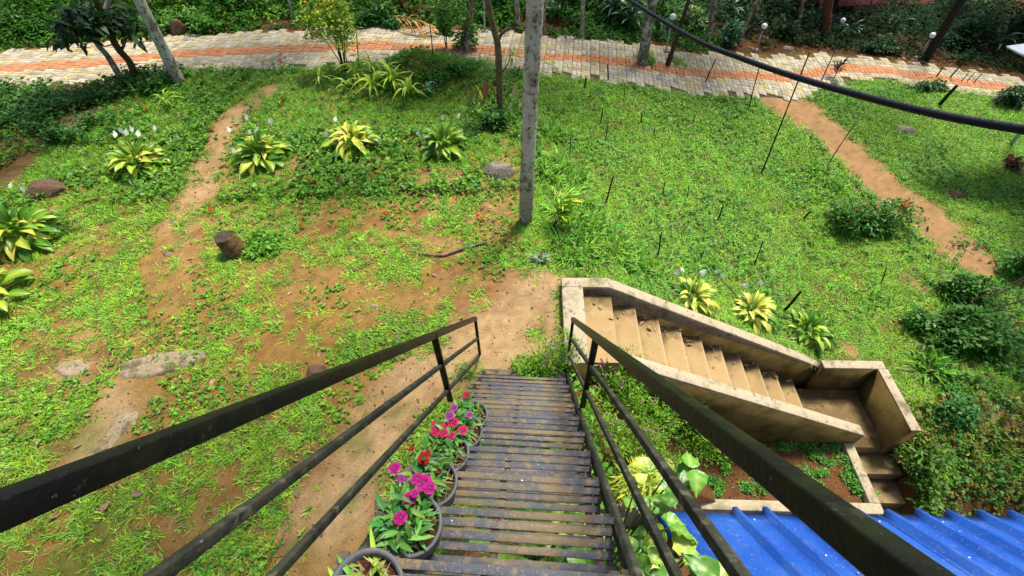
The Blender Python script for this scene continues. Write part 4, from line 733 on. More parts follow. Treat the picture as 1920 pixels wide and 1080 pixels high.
# flowering bed shrubs (fine foliage, small pink flowers)
for px, py, dz, rx, ry, h, lab in [(1030, 690, 0, .34, .30, .34, 'fine leaved flowering shrub at the foot of the metal stairs'), (1130, 730, 0, .46, .42, .5, 'fine leaved flowering shrub between handrail post and wall'), (1165, 745, 0, .42, .36, .5, 'fine leaved shrub spilling over the head of the lower wall'), (1240, 790, 0, .46, .38, .55, 'large fine leaved shrub with pink flowers in the bed'),
                                   (1310, 850, 0, .46, .34, .5, 'fine leaved shrub shading the red soil of the bed'), (1190, 840, 0, .4, .36, .5, 'pink dotted shrub behind the thin handrails'), (1260, 880, 0, .36, .3, .4, 'fine leaved shrub lowest in the bed near the kerb'), (1370, 830, 0, .25, .18, .28, 'small end shrub of the flowering bed under the wall'), (1095, 800, 0, .42, .4, .5, 'fine leaved shrub tight against the middle of the metal stairs'), (1140, 900, 0, .4, .35, .5, 'fine leaved shrub beside the lower right rail, nearest the view')]:
    bush('flowering_shrub', lab, 'shrub', P_(px, py), rx*1.25, ry*1.2, h*1.25, 3600, (.03, .075), (.16, .34, .02), .22, el=(10, 85), stems=5, group='fine leaved flowering shrubs in the bed', flowers=((.45, .14, .32), 24, .016))
for px, py, r in [(int(rng.uniform(1330, 1620)), int(rng.uniform(825, 930)), .09) for _ in range(26)] + [(1420, 815, .14), (1470, 832, .15), (1512, 850, .16), (1560, 868, .14), (1500, 880, .13), (1578, 900, .12), (1610, 925, .12), (1400, 915, .09), (1438, 925, .07), (1545, 835, .1), (1360, 925, .1), (1455, 800, .14), (1590, 850, .12), (1530, 905, .1), (1480, 905, .09), (1330, 900, .14), (1625, 880, .08), (1600, 870, .1)]:
    if py > 850+ (px-1330)*.25 and px < 1400 and py < 860: continue
    px += rng.uniform(-14, 14); py += rng.uniform(-9, 9); r *= rng.uniform(.6, 1.7)
    bush('weed', 'small bright weed growing in the red soil bed', 'weed', P_(px, py), r, r*.8, .07+.3*r, int(90+1100*r), (.03, .055), (.09, .28, .03), .45, group='weeds in the soil bed', stems=2)
for px, py, rx, h, lab in [(1712, 868, .22, .3, 'dark leafy tuft beside the landing wall foot'), (1722, 905, .25, .3, 'dark leafy tuft beside the second lower step'), (1735, 940, .25, .25, 'leafy tuft beside the lowest step'), (1745, 850, .3, .3, 'dark leafy tuft below the landing wall end')]:
    bush('shrub', lab, 'shrub', P_(px, py), rx, rx, h, 700, (.05, .09), (.09, .20, .02), .45, stems=2)
# sweeping bare branches at the right
B = P_(1905, 640); t = thing('fallen_branch', B, 'dark bare branches sweeping in from the right edge over the shrub', 'branch')
for a in ([(1930, 515, .5), (1880, 540, .5), (1830, 560, .5), (1815, 565, .45)], [(1930, 520, .5), (1870, 552, .5), (1835, 556, .5)], [(1925, 560, .45), (1870, 580, .5), (1850, 600, .4)], [(1785, 595, .35), (1810, 597, .35), (1850, 615, .35), (1925, 632, .3)], [(1890, 625, .3), (1925, 645, .3)]):
    m_ = MB(); m_.tube(spline(np.array([at(x, y, z) for x, y, z in a]), 12), np.linspace(.014, .006, 12), 5, (.04, .028, .018)); m_.build('branch', M['barkred'], t)
# ------------------------------------------------------------------ big leaved plant under and beside the metal stairs
def bigleaf(name, L, W, cb, cm):
    seg = 8; pr = np.interp(np.linspace(0, 1, seg+1), np.linspace(0, 1, 9), (.1, .75, 1, .98, .85, .68, .45, .22, .02)); V = []; Cc = []; s_ = np.linspace(0, 1, seg+1)
    for i in range(seg+1):
        for j, f in enumerate((-1, -.66, -.33, 0, .33, .66, 1)):
            w_ = pr[i]*W/2; rip = .012*math.sin((s_[i]*seg+abs(f)*1.6)*math.pi*1.2)*(abs(f) > .1); V.append((L*(s_[i]-.06*abs(f)), w_*f*(1+.05*(i % 2)), -.25*L*s_[i]**2+abs(f)*w_*.25+rip)); a = max(0, 1-abs(f)*2.2)
            vein = .18*(math.sin((s_[i]*seg+abs(f)*1.6)*math.pi*1.2) > .4); Cc.append(np.array(cb)*(1-a-vein if a < .8 else .1)+np.array(cm)*(a+vein if a < .8 else .9))
    q = [(i*7+j, i*7+j+1, (i+1)*7+j+1, (i+1)*7+j) for i in range(seg) for j in range(6)]; b = MB(); b.add(V, q, c=np.array(Cc).clip(.005, 1)); return b.mesh(name, M['glossleaf'], True)
BL = [bigleaf('leaf', .17, .14, (.13, .34, .03), (.32, .5, .12)), bigleaf('leaf', .15, .12, (.22, .42, .03), (.42, .55, .12)), bigleaf('leaf', .18, .13, (.07, .24, .02), (.2, .4, .06)), bigleaf('leaf', .14, .11, (.38, .48, .05), (.55, .6, .15))]
def vine(name, label, root, pts, group=None, sc=1.0, nper=1):
    t = thing(name, root, label, 'plant', group); root = np.asarray(root, float)
    for p in pts:
        p = np.asarray(p, float)
        for k in range(nper):
            a = rng.uniform(0, 6.28); q = p+rng.normal(0, .04, 3)*(nper > 1)
            inst('leaf', BL[int(rng.choice(4, p=[.35, .25, .28, .12]))], t, Matrix.Translation(Vector(q)) @ Matrix.Rotation(a, 4, 'Z') @ Matrix.Rotation(R(rng.uniform(-15, 30)), 4, 'Y') @ Matrix.Rotation(rng.normal(0, .25), 4, 'X') @ Matrix.Scale(sc*rng.uniform(.75, 1.15), 4))
    m_ = MB(); sel = pts[::max(1, len(pts)//9)]
    for p in sel:
        f = np.linspace(0, 1, 6)[:, None]; m_.tube(root+(np.asarray(p)-root)*f+np.array([.05, .05, 0])*np.sin(f*3.1), np.linspace(.012, .004, 6), 5, (.10, .13, .04))
    m_.build('stem', M['barkred'], t)
pts = [CAMP+ray(rng.uniform(1185, 1250), 1085-225*rng.random()**1.5)*rng.uniform(2.5, 3.4) for _ in range(60)]
vine('broad_leaved_plant', 'bright broad leaved plant climbing beside the right handrails', (.85, .9, float(H(.85, .9))), pts, sc=.62)
pts = [CAMP+ray(x, y)*tt_ for x, y, tt_ in [(1295, 875, 2.2), (1305, 882, 2.15), (1285, 868, 2.25), (1300, 892, 2.2), (1262, 915, 2.2), (1270, 940, 2.15), (1255, 950, 2.2), (1258, 990, 2.0), (1262, 870, 2.3)]]
vine('broad_leaved_plant', 'broad toothed leaves poking up between the thin rails', (1.3, 1.5, float(H(1.3, 1.5))), pts, sc=.62)
pts = [CAMP+ray(x, y)*tt_ for x, y, tt_ in [(1285, 1055, 1.9), (1300, 1075, 1.85), (1330, 1062, 1.85), (1345, 1085, 1.8), (1270, 1080, 1.9), (1315, 1095, 1.85), (1290, 1040, 1.95)]]
vine('broad_leaved_plant', 'large wrinkled leaves over the blue roof at the bottom edge', (1.0, .5, float(H(1.0, .5))), pts, sc=.82)
pts = [np.array([rng.uniform(-.35, .55), rng.uniform(.25, 1.5), 0]) for _ in range(90)]
for p in pts: p[2] = 1.0+.5*rng.random()-.35*(p[1]-.2)
vine('broad_leaved_plant', 'broad leaves seen through the gaps between the slats', (.1, .9, 0), pts, sc=1.1)
bush('fern', 'yellow green fern like spray beside the right rails', 'fern', CAMP+ray(1215, 895)*3.6-np.array([0, 0, .1]), .22, .16, .22, 260, (.10, .16), (.42, .5, .05), .12, stems=2)
bush('leafy_shrub', 'mixed foliage filling the bank under the metal stairs', 'shrub', (.55, 1.4, float(H(.55, 1.4))), .6, .9, .7, 2200, (.05, .12), (.10, .28, .02), .5, stems=8)
bush('leafy_shrub', 'weeds under the middle of the metal stairs', 'shrub', (.35, 2.4, -.1), .5, .5, .25, 1200, (.04, .09), (.12, .30, .02), .5, stems=3)
for px, py in ((880, 700), (1000, 700), (905, 735)):
    bush('weed', 'weeds growing through the lowest slats of the metal stairs', 'weed', P_(px, py), .16, .12, .14, 180, (.05, .09), (.20, .38, .04), .18, group='weeds at the foot of the metal stairs', stems=0, el=(20, 80))
# ------------------------------------------------------------------ flower pots on the treads
potb = MB(); prof_p = [(0, 0), (.072, 0), (.078, .01), (.098, .175), (.108, .177), (.110, .20), (.103, .203), (.095, .195), (.090, .17)]
def lathe(b, c, pf, k=28, col=(.5, .5, .5)):
    an = np.linspace(0, 2*np.pi, k, endpoint=False); V = np.array([[(r_*math.cos(a), r_*math.sin(a), z) for a in an] for r_, z in pf]).reshape(-1, 3)+np.asarray(c)
    b.add(V, [(i*k+j, i*k+(j+1) % k, (i+1)*k+(j+1) % k, (i+1)*k+j) for i in range(len(pf)-1) for j in range(k)], c=col)
MG, HP, RD, VI = (.50, .008, .24), (.60, .02, .12), (.42, .006, .01), (.42, .04, .34)
def flower(parent, c, r_, col, B):
    m_ = MB(); k = 5; a0 = rng.uniform(0, 6.28); cc = np.asarray(col)
    for i in range(k):
        a = a0+i*2*math.pi/k; m_.ribbons([c], [[math.cos(a), math.sin(a), .25]], r_*rng.uniform(.85, 1.1), r_*rng.uniform(.95, 1.2), .15+.2*rng.random(), 4, (.15, .75, 1.05, 1.1, .8), cc*.3, tip=cc*rng.uniform(.8, 1.15), fold=.3)
        for j in range(4):
            aa = a+(j-1.5)*.22; e = c+np.array([math.cos(aa), math.sin(aa), .1])*r_*.86; m_.ribbons([e], [[math.cos(aa), math.sin(aa), .1]], r_*.22, r_*.2, 0, 1, (1, .1), cc*1.1)
    m_.tube([c-np.array([0, 0, .02]), c+np.array([0, 0, .004])], [.004, r_*.14], 6, cc*.4+.1); fl = m_.build('flower', M['petal'], parent)
    s_ = MB(); s_.tube(spline(np.array([B, (B+c)/2+rng.normal(0, .01, 3), c-np.array([0, 0, .015])]), 6), .0022, 4, (.12, .28, .06)); s_.build('flower_stem', M['leaf'], parent)
pots = [(0, -.46, [], 'grey plastic pot of dry soil and weedy grass at the bottom edge'),
        (1, -.43, [(795, 905, .030, MG), (806, 915, .024, MG), (781, 898, .022, MG), (751, 971, .024, MG), (740, 878, .024, MG), (768, 935, .024, MG), (778, 925, .016, MG), (752, 897, .016, VI), (760, 900, .010, VI)], 'grey pot with magenta flowers, second from the bottom edge'),
        (2, -.44, [(795, 859, .028, RD), (802, 848, .014, RD), (772, 842, .013, RD), (822, 882, .011, RD)], 'grey pot with a single large red flower'),
        (3, -.445, [(817, 808, .028, HP), (832, 812, .026, HP), (850, 792, .028, HP), (844, 817, .026, HP), (836, 800, .024, HP), (868, 806, .025, HP), (843, 780, .024, VI), (772+40, 795, .012, HP)], 'grey pot with a cluster of hot pink flowers'),
        (4, -.42, [(851, 765, .024, VI), (880, 778, .020, VI)], 'grey pot with two small violet pink flowers'),
        (5, -.43, [(875, 741, .026, (.5, .02, .05))], 'grey pot with one red and white flower, highest in the view')]
for k, u0, fl, lab in pots:
    tn = TN[3+k]; bp0 = SP(tn, HT, u0)-dh*.125+zz*.001; t = thing('flower_pot', bp0, lab, 'flower pot', 'flower pots lined up on the stair treads')
    b = MB(); lathe(b, bp0, prof_p); b.build('pot', M['pot'], t, smooth=True)
    b = MB(); n = 24; an = np.linspace(0, 2*np.pi, n, endpoint=False); V = [bp0+np.array([0, 0, .172])]
    for r_ in (.03, .06, .092): V += [bp0+np.array([r_*math.cos(a), r_*math.sin(a), .165+.012*rng.random()]) for a in an]
    tr = [(0, 1+j, 1+(j+1) % n) for j in range(n)]; qd = [(1+i*n+j, 1+(i+1)*n+j, 1+(i+1)*n+(j+1) % n, 1+i*n+(j+1) % n) for i in range(2) for j in range(n)]; b.add(V, qd, tr); b.build('potting_soil', M['soil'], t, smooth=True)
    top = bp0+np.array([0, 0, .17]); m_ = MB(); n = (60 if k == 0 else 170); a = rng.uniform(0, 6.28, n); q = .085*np.sqrt(rng.random(n)); hh = rng.uniform(0, .03 if k == 0 else .09, n)
    off = np.array([-.03, .01, 0]) if k else np.zeros(3)
    Bq = top+off+np.stack([q*np.cos(a), q*np.sin(a), hh], 1); l = rng.uniform(.035, .085, n)*(1.15 if k else 1); m_.ribbons(Bq, dirs(n, 0, 65), l, l*rng.uniform(.14, .26, n)*(1 if k else .6), .35, 3, (.4, 1, .9, .08), vary((.09, .25, .04) if k else (.22, .36, .05), n, .3, .2), fold=.25); m_.build('foliage', M['leaf'], t)
    m_ = MB(); n = 45; a = rng.uniform(0, 6.28, n); q = .08*np.sqrt(rng.random(n)); m_.ribbons(top+np.stack([q*np.cos(a), q*np.sin(a), rng.uniform(0, .05, n)], 1), dirs(n, -5, 40), rng.uniform(.03, .07, n), .004, .3, 2, (1, 1, .2), vary((.42, .32, .16), n, .25, .1)); m_.build('dry_stem', M['leaf'], t)
    for x, y, r_, col in fl:
        zt = top[2]+rng.uniform(.08, .12); d = ray(x, y); P = CAMP+d*((zt-CH)/d[2]); flower(t, P, r_, col, top+np.array([rng.normal(0, .02), rng.normal(0, .02), 0]))
    if k == 0:
        m_ = MB(); d = dirs(16, 15, 60); m_.ribbons(np.tile(top, (16, 1))+rng.normal(0, .03, (16, 3))*np.array([1, 1, 0]), d, rng.uniform(.09, .17, 16), .016, .5, 4, (.6, 1, .9, .6, .05), vary((.28, .5, .05), 16, .15), fold=.3); m_.build('grass_blade', M['leaf'], t)
# ------------------------------------------------------------------ stump, rocks, slab, stick
def rock(px, py, sx_, sy_, sz_, label, mt='rock', name='rock', sink=.3, seed=0, rot=0.0, group=None):
    B = at(px, py); import bmesh; bm = bmesh.new(); bmesh.ops.create_icosphere(bm, subdivisions=3, radius=1)
    for v in bm.verts:
        p = v.co.normalized(); f = 1+.28*mnoise.noise(p*1.3+Vector((seed*3.1, 0, 0)))+.10*mnoise.noise(p*3.5+Vector((seed, 5, 0))); q = p*f
        for nrm in (Vector((.6, .5, .6)).normalized(), Vector((-.7, -.2, .5)).normalized(), Vector((.1, -.8, .45)).normalized(), Vector((0, .1, 1))):
            dd = q.dot(nrm)-.72
            if dd > 0: q -= nrm*dd*.85
        v.co = Vector((q.x*sx_, q.y*sy_, q.z*sz_))
    me = bpy.data.meshes.new(name); bm.to_mesh(me); bm.free(); me.materials.append(M[mt]); o = bpy.data.objects.new(name, me); COL.objects.link(o); o.location = (B[0], B[1], B[2]+sz_*(1-sink)*.6); o.rotation_euler = (0, 0, rot)
    return tag(o, label, 'rock', group)
rock(937, 327, .25, .19, .17, 'pale angular boulder left of the palm trunk', seed=2, rot=.2)
rock(90, 362, .34, .24, .16, 'brown flat boulder behind the big leafy clump at the left', 'rockred', seed=5)
rock(595, 703, .12, .11, .10, 'small round dark rock behind the left handrail', 'rockred', seed=8)
rock(340, 62, .2, .2, .28, 'reddish lump of rock on the bank behind the leaning trunk', 'rockred', seed=9)
rock(1696, 246, .22, .14, .10, 'pale rock lying in the grass right of the dirt trail', seed=12)
rock(1790, 368, .17, .13, .10, 'brown rock low in the grass at the right', 'rockred', seed=14)
rock(568, 318, .14, .12, .07, 'brown stone sunk in the grass between two yellow clumps', 'rockred', seed=16)
rock(1478, 92, .18, .1, .06, 'flat stone on the bank by the round lamp', seed=18); rock(1432, 95, .09, .09, .09, 'small orange stone at the foot of the round lamp', 'rockred', seed=19)
for i, (x, y) in enumerate([(315, 478), (82, 622), (380, 672), (700, 575), (1235, 142), (845, 118)]):
    rock(x, y, .05, .04, .025, 'small grey pebble lying on the ground', seed=20+i, name='pebble', group='pebbles on the terrace')
B = at(445, 474); t = thing('tree_stump', B, 'rough brown tree stump standing alone on the terrace', 'stump')
m_ = MB(); P = spline(np.array([B-np.array([0, 0, .06]), B+np.array([-.02, 0, .12]), B+np.array([-.06, .02, .3])]), 16); m_.tube(P, np.interp(np.linspace(0, 1, 16), [0, .2, 1], [.19, .155, .135]), 18, (.17, .10, .045), wob=.045, cap=False); m_.build('trunk', M['barkred'], t)
m_ = MB(); top = P[-1]; an = np.linspace(0, 2*np.pi, 18, endpoint=False); V = [top-np.array([0, 0, .03])]+[top+np.array([.132*math.cos(a), .132*math.sin(a), -.02*math.cos(a)+rng.normal(0, .006)-.004]) for a in an]; m_.add(V, None, [(0, 1+j, 1+(j+1) % 18) for j in range(18)], c=(.07, .055, .045)); m_.build('cut_face', M['barkred'], t)
def slab(pts, label, th=.03):
    P = np.array([at(*q) for q in pts]); c = P.mean(0); n = 40; a = np.linspace(0, len(P), n, endpoint=False); i = a.astype(int); f = (a-i)[:, None]; E_ = P[i]*(1-f)+P[(i+1) % len(P)]*f
    E_ = c+(E_-c)*(1+rng.normal(0, .05, (n, 1))); b = MB(); V = [np.array([c[0], c[1], c[2]+th])]
    for s_ in (.35, .65, .9, 1.0): V += [np.array([q[0], q[1], float(H(q[0], q[1]))+(th if s_ < .95 else -.01)+rng.normal(0, .004)]) for q in c+(E_-c)*s_]
    b.add(V, [(1+k_*n+j, 1+(k_+1)*n+j, 1+(k_+1)*n+(j+1) % n, 1+k_*n+(j+1) % n) for k_ in range(3) for j in range(n)], [(0, 1+j, 1+(j+1) % n) for j in range(n)]); tag(b.build('cement_slab', M['slab']), label, 'slab')
slab([(225, 680), (300, 662), (385, 655), (375, 685), (300, 705), (225, 715)], 'broken pale cement slab sunk in the grass at the left')
slab([(95, 690), (150, 676), (175, 690), (130, 712)], 'small cement fragment left of the broken slab', .02)
slab([(150, 872), (170, 845), (200, 815), (225, 770), (255, 765), (262, 785), (225, 820), (195, 860), (160, 888)], 'dried pale cement spill on the brown mud', .008)
m_ = MB(); m_.tube(spline(np.array([at(785, 476, .03), at(830, 478, .04), at(870, 465, .05), at(912, 454, .04)]), 16), np.linspace(.012, .022, 16), 7, (.2, .15, .09), wob=.08); tag(m_.build('fallen_branch', M['bark']), 'thin grey fallen branch lying in the grass left of the palm foot', 'branch')
m_ = MB(); m_.tube([at(268, 783, .02), at(312, 770, .03)], [.007, .006], 6, (.25, .16, .09)); tag(m_.build('twig', M['bark']), 'short straight twig on the brown mud', 'twig')
LMK = [('the tree stump', 445, 455), ('the broken cement slab', 300, 685), ('the big left leafy clump', 50, 430), ('the leafy clump left of the trail', 268, 300), ('the leafy clump right of the trail', 495, 285), ('the brightest leafy clump', 664, 262), ('the greener leafy clump', 832, 268),
       ('the pale boulder', 937, 322), ('the palm foot', 985, 410), ('the forked tree foot', 937, 210), ('the head of the concrete stairs', 1060, 530), ('the upper end of the left handrail', 900, 590), ('the fallen branch', 850, 468), ('the cement spill', 205, 820), ('the leaning pale trunk', 335, 150), ('the yellow flowering bush', 648, 130),
       ('the bottom left of the long left handrail', 100, 960), ('the middle of the left handrail', 450, 790), ('the mottled tree foot', 1203, 118), ('the tall dark stake', 1430, 320), ('the dark red flowered bush', 1630, 400), ('the cream leafy clump by the wall', 1402, 580), ('the tallest grass tuft', 1100, 450), ('the dry mud below the left rails', 600, 960), ('the small round dark rock', 595, 700), ('the landing wall', 1600, 680)]
USED = set()
def where(base, x, y):
    for nm, lx_, ly_ in sorted(LMK, key=lambda q: (q[1]-x)**2+(q[2]-y)**2):
        dx, dy = x-lx_, y-ly_; r_ = math.hypot(dx, dy); far_ = 'close ' if r_ < 55 else ('' if r_ < 130 else 'well ')
        if abs(dx) > 2*abs(dy): w_ = 'right of' if dx > 0 else 'left of'
        elif abs(dy) > 2*abs(dx): w_ = 'in front of' if dy > 0 else 'behind'
        else: w_ = ('in front and ' if dy > 0 else 'behind and ')+('right of' if dx > 0 else 'left of')
        t_ = base+' '+far_+w_+' '+nm
        if t_ not in USED and len(t_.split()) <= 16: USED.add(t_); return t_
    return base
# ------------------------------------------------------------------ stakes and cut stems
def stick(x0, y0, x1, y1, r_, label, group=None, name='stake', off=0.0):
    B = at(x0, y0); T = onp(x1, y1, B, off); m_ = MB(); m_.tube(spline(np.array([B-np.array([0, 0, .05]), (B+T)/2+rng.normal(0, .006, 3), T]), 8), np.linspace(r_*1.1, r_*.8, 8), 6, (.03, .02, .015), wob=.05); return tag(m_.build(name, M['stick'], loc=B), label, 'stake', group)
stick(1428, 325, 1518, 98, .0145, 'tall dark stake leaning right in front of the hose')
stick(1404, 206, 1425, 122, .013, 'dark stake left of the tallest one, crossing the path'); stick(1322, 154, 1343, 110, .015, 'dark stake at the near path edge under the hose'); stick(1540, 152, 1566, 95, .013, 'dark stake beside the cordyline')
stick(1550, 312, 1606, 228, .010, 'thin grassy stalk leaning over the dirt trail'); stick(1760, 198, 1795, 160, .045, 'thick dark broken stick at the far right slope'); stick(1755, 144, 1768, 126, .02, 'short stake at the far right path edge'); stick(1780, 146, 1812, 112, .02, 'dark stake right of the short one at the far right path edge')
for x, y in ((1800, 150), (1812, 150), (1825, 152)): stick(x, y+4, x+16, y-14, .012, 'thin dark stem in the row at the far right path edge', 'thin stems at the far right path edge')
GS = 'cut dark stems standing in the lawn'
for x0, y0, x1, y1, r_ in [(1136, 380, 1150, 330, .014), (1232, 490, 1240, 436, .012), (1415, 497, 1431, 452, .012), (1344, 417, 1356, 384, .014), (1653, 532, 1662, 500, .010), (1243, 372, 1247, 340, .009), (1068, 296, 1070, 257, .009), (1125, 232, 1131, 202, .011), (1135, 264, 1140, 230, .010), (1226, 258, 1228, 242, .012), (1202, 232, 1204, 212, .014), (1096, 166, 1099, 144, .02), (1141, 152, 1139, 120, .014), (1289, 372, 1292, 348, .010), (1170, 185, 1170, 166, .010), (970, 150, 975, 124, .012), (1027, 212, 1029, 200, .012), (1505, 410, 1520, 396, .02), (1755, 345, 1770, 328, .01), (1300, 230, 1302, 212, .01)]:
    stick(x0, y0, x1, y1, r_, where('dark cut stem', x0, y0), GS, 'plant_stem')
stick(1470, 583, 1502, 546, .024, 'thick dark stub leaning behind the leafy clump at the stair wall')
stick(673, 128, 668, 55, .012, 'thin dark sapling stem before the path right of the yellow bush', name='sapling_stem'); stick(812, 104, 806, 45, .012, 'thin bent sapling stem at the left of the mound', name='sapling_stem')
# ------------------------------------------------------------------ lamps
def lamp(x0, y0, x1, y1, label, head=True, ht=None, r_=.017):
    B = at(x0, y0); T = onp(x1, y1, B); t = thing('garden_lamp', B, label, 'lamp', 'garden lamps along the far side of the path'); T = T if ht is None else B+(T-B)/(T[2]-B[2])*ht
    m_ = MB(); m_.tube([B-np.array([0, 0, .05]), T], r_, 10); m_.build('post', M['steel'], t, smooth=True)
    m_ = MB(); lathe(m_, B, [(0, .0), (.10, 0), (.10, .03), (.03, .05), (0, .05)], 14); m_.build('footing', M['rock'], t)
    m_ = MB(); r2 = .065; lathe(m_, T, [(0, -.02), (.03, -.02), (.04, .01), (.055, .015)], 14); m_.build('lamp_collar', M['stick'], t, smooth=True)
    m_ = MB(); lathe(m_, T+np.array([0, 0, .015]), [(.04, 0), (.07, .03), (.078, .07), (.066, .11), (.035, .135), (0, .14)], 18); m_.build('lamp_globe', M['white'], t, smooth=True)
lamp(553, 41, 540, -3, 'grey post of the leftmost garden lamp beside the yellow bush', ht=1.15, r_=.03)
lamp(909, 60, 907, -3, 'thin grey lamp post left of the forked tree', ht=1.15, r_=.02)
lamp(1248, 97, 1260, 38, 'garden lamp half covered by the hose beside the mottled tree'); lamp(1415, 94, 1431, 55, 'garden lamp with white globe before the dark bank'); lamp(1566, 70, 1578, 44, 'garden lamp half hidden in leaves above the path bend'); lamp(1720, 109, 1745, 72, 'rightmost garden lamp in front of the dark diagonal trunk')
# ------------------------------------------------------------------ dry frond, fallen leaves, small red flowers
B = at(790, 50); t = thing('dry_palm_frond', B, 'orange brown dry palm frond lying on the bank', 'palm frond')
sp_ = spline(np.array([at(715, 30, .15), at(760, 33, .35), at(800, 45, .25), at(820, 55, .05)]), 20); m_ = MB(); m_.tube(sp_, np.linspace(.02, .006, 20), 5, (.3, .14, .05)); m_.build('midrib', M['bark'], t)
k = 18
for i in range(k*2):
    m_ = MB(); p = sp_[2+int(i/2)%18]; s_ = 1 if i % 2 else -1; m_.ribbons([p], [[.7+rng.normal(0, .2), -.7*s_+rng.normal(0, .15), rng.normal(0, .25)]], rng.uniform(.4, .62), .04, .8, 4, (.6, 1, .9, .6, .05), np.array([.50, .25, .05])*rng.uniform(.6, 1.3), fold=.3); m_.build('leaflet', M['leaf'], t)
dl = leafmesh('fallen_leaf', .12, .05, (.1, .7, 1, .9, .5, .03), .25, (.5, .5, .5), (.5, .5, .5), fold=.5, mt='dryleaf', up=.35); dl.materials.clear(); dl.materials.append(M['dryleaf'])
GF = 'dry leaves fallen on the terrace'
FL = [(130, 785), (158, 782), (50, 922), (505, 862), (395, 725), (550, 862), (580, 570), (600, 572), (790, 565), (808, 572), (140, 480), (316, 477), (392, 592), (385, 532), (540, 555), (20, 735), (570, 1005), (740, 640), (935, 335), (1095, 470), (530, 355), (590, 735), (225, 212), (200, 210), (720, 755), (930, 670), (165, 522), (600, 660), (460, 535), (560, 935), (90, 980), (640, 640), (350, 850), (870, 590), (70, 840), (430, 345), (345, 215), (290, 170), (545, 755), (1048, 470), (820, 520), (470, 730), (270, 925), (360, 1030), (190, 965)]
for i, (x, y) in enumerate(FL):
    P = at(x, y); o = bpy.data.objects.new('fallen_leaf', dl); COL.objects.link(o); s_ = rng.uniform(.6, 1.25)*(1 if y > 400 else 1.3); o.location = (P[0], P[1], P[2]+.012); o.rotation_euler = (rng.normal(0, .25), rng.normal(0, .25), rng.uniform(0, 6.28)); o.scale = (s_, s_*rng.uniform(.8, 1.5), s_)
    tag(o, where('dry fallen leaf', x, y), 'leaf', GF)
for i in range(14):
    P = ro+lx*rng.uniform(.1, 4.5)-dr*rng.uniform(.1, 1.1)+nr*.012; o = bpy.data.objects.new('fallen_leaf', dl); COL.objects.link(o); s_ = rng.uniform(.25, .5); o.location = tuple(P)
    o.matrix_basis = Matrix.Translation(Vector(P)) @ Vector((0, 0, 1)).rotation_difference(Vector(nr)).to_matrix().to_4x4() @ Matrix.Rotation(rng.uniform(0, 6.28), 4, 'Z') @ Matrix.Scale(s_, 4); tag(o, 'small dead leaf lying on the blue sheet roof', 'leaf', 'dead leaves on the blue roof')
GT = 'dead leaves on the concrete treads'
for i in range(46):
    st = int(rng.integers(0, 10)); fxp = N1X+(st-1)*TREAD+rng.uniform(.03, TREAD-.03); fyp = 4.0-abs(rng.normal(0, .16)); zt = -st*RISE+.012
    if st == 0: fxp = rng.uniform(.75, 1.03)
    o = bpy.data.objects.new('fallen_leaf', dl); COL.objects.link(o); P = frW(fxp, fyp, zt); s_ = rng.uniform(.45, 1.0); o.location = tuple(P); o.rotation_euler = (rng.normal(0, .3), rng.normal(0, .3), rng.uniform(0, 6.28)); o.scale = (s_,)*3
    tag(o, 'dead leaf on the %s concrete tread from the top' % ['first', 'second', 'third', 'fourth', 'fifth', 'sixth', 'seventh', 'eighth', 'ninth', 'tenth'][st], 'leaf', GT)
m_ = MB(); n = 230; fx_ = rng.uniform(4.3, 5.25, n); fy_ = rng.uniform(3.0, 3.9, n); P = np.array([frW(a, b_, LZ+.006) for a, b_ in zip(fx_, fy_)]); m_.ribbons(P, dirs(n, -3, 14), rng.uniform(.015, .07, n), rng.uniform(.002, .014, n), .05, 2, (.5, 1, .2), vary((.2, .1, .05), n, .5, .1)); tag(m_.build('leaf_litter', M['leaf']), 'twigs and dead leaves littering the shaded stair landing', 'leaf litter', kind='stuff')
GR = 'small red flowering plants in the grass'
for x, y, s_, c in [(115, 202, 1, RD), (280, 207, 1, RD), (527, 120, 1.4, (.6, .01, .03)), (536, 190, 1, (.6, .03, .01)), (594, 348, 1, (.6, .05, .01)), (576, 344, .8, (.6, .06, .02)), (712, 338, 1, (.6, .03, .01)), (724, 411, 1, (.65, .06, .02)), (902, 416, 1, (.6, .03, .01)), (404, 398, 1, (.6, .04, .02)), (568, 428, .8, (.6, .04, .02)), (760, 262, .8, (.6, .05, .02)), (885, 312, .8, (.6, .05, .02)), (600, 262, .8, (.6, .08, .03)), (660, 104, 1, (.65, .01, .01)), (700, 340, .7, (.6, .03, .01)), (1420, 530, .6, (.5, .05, .03))]:
    B = at(x, y); t = thing('red_flower', B, where('scarlet flowers', x, y), 'flower', GR); m_ = MB(); n = 14; m_.ribbons(np.tile(B, (n, 1))+rng.normal(0, .03, (n, 3))*np.array([1, 1, .2]), dirs(n, 10, 60), rng.uniform(.06, .1, n), .03, .3, 2, (.3, 1, .1), vary((.09, .26, .03), n)); m_.build('foliage', M['leaf'], t)
    for k in range(4):
        c0 = B+np.array([rng.normal(0, .07*s_), rng.normal(0, .06*s_), .08+.05*rng.random()*s_]); m_ = MB(); m_.ribbons(np.tile(c0, (5, 1)), dirs(5, 5, 50), .035*s_, .03*s_, .1, 2, (.3, 1, .5), vary(c, 5, .15, .02)); m_.build('flower', M['petal'], t)
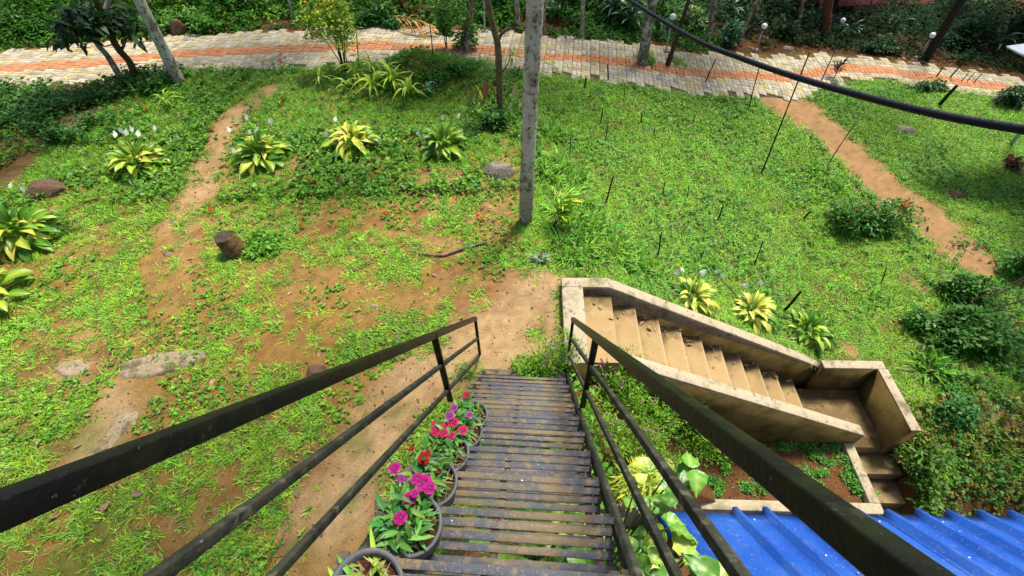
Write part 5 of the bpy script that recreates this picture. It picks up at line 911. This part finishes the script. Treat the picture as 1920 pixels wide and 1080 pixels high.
# ------------------------------------------------------------------ houses and awning
def P_at(x, y, Y0): d = ray(x, y); return CAMP+d*(Y0/d[1])
h0 = thing('house', (9.5, 21, -3.5), 'brown walled house in the shade at the top edge', 'house')
b = MB(); b.box((9.8, 22, -1.2), 2.4, 1.5, 2.6); b.build('wall', M['wallbrown'], h0); b = MB()
b.prism([(6.9, 20.1, 1.4), (12.7, 20.1, 1.4), (12.7, 22, 2.4), (6.9, 22, 2.4)], (0, .02, .08)); b.prism([(6.9, 23.9, 1.4), (12.7, 23.9, 1.4), (12.7, 22.03, 2.4), (6.9, 22.03, 2.4)], (0, .02, .08)); b.build('roof', M['roofred'], h0)
for x in (8.4, 10.9): b = MB(); b.box((x, 20.47, -.9), .45, .03, .6); b.build('window', M['stick'], h0)
h1 = thing('house', (15.5, 20, -4), 'low building with a red sheet roof glimpsed through the leaves', 'house')
pa = P_at(1572, 0, 19.5); pb = P_at(1738, 14, 19.5); b = MB(); x0, x1, z1 = pa[0], pb[0], float(min(pa[2], pb[2]))+.42
b.prism([(x0, 19.3, z1-.25), (x1, 19.3, z1-.25), (x1, 22.5, z1+1.2), (x0, 22.5, z1+1.2)], (0, 0, .05)); b.build('roof', M['roofred'], h1)
b = MB(); b.box(((x0+x1)/2, 21, (z1-5)/2), (x1-x0)/2-.2, 1.4, abs(z1-.3+5)/2-.1); b.build('wall', M['wallbrown'], h1)
q = [CAMP+ray(1886, 89)*9, CAMP+ray(2100, 60)*9.6, CAMP+ray(2200, 190)*8.6, CAMP+ray(1915, 105)*8.7]; aw = thing('awning', (q[2][0], q[2][1], -2), 'pale blue grey sheet awning corner at the right edge', 'awning')
b = MB(); b.prism(q, (0, 0, .03)); b.build('roof_sheet', M['tin'], aw)
for p in (q[1]*.85+q[3]*.15, q[2]*.85+q[0]*.15): b = MB(); b.beam((p[0], p[1], -3), p, .06, .06, (0, 1, 0)); b.build('post', M['steel'], aw)
 
tris = sum(len(o.data.polygons) for o in S.objects if o.type == 'MESH'); open('/tmp/stats.txt','w').write(str((len(S.objects), sum(sum(len(p.vertices)-2 for p in o.data.polygons) if 0 else len(o.data.loops)-2*len(o.data.polygons) for o in S.objects if o.type == 'MESH')))) if False else None; print('objects', len(S.objects), 'polys', tris)
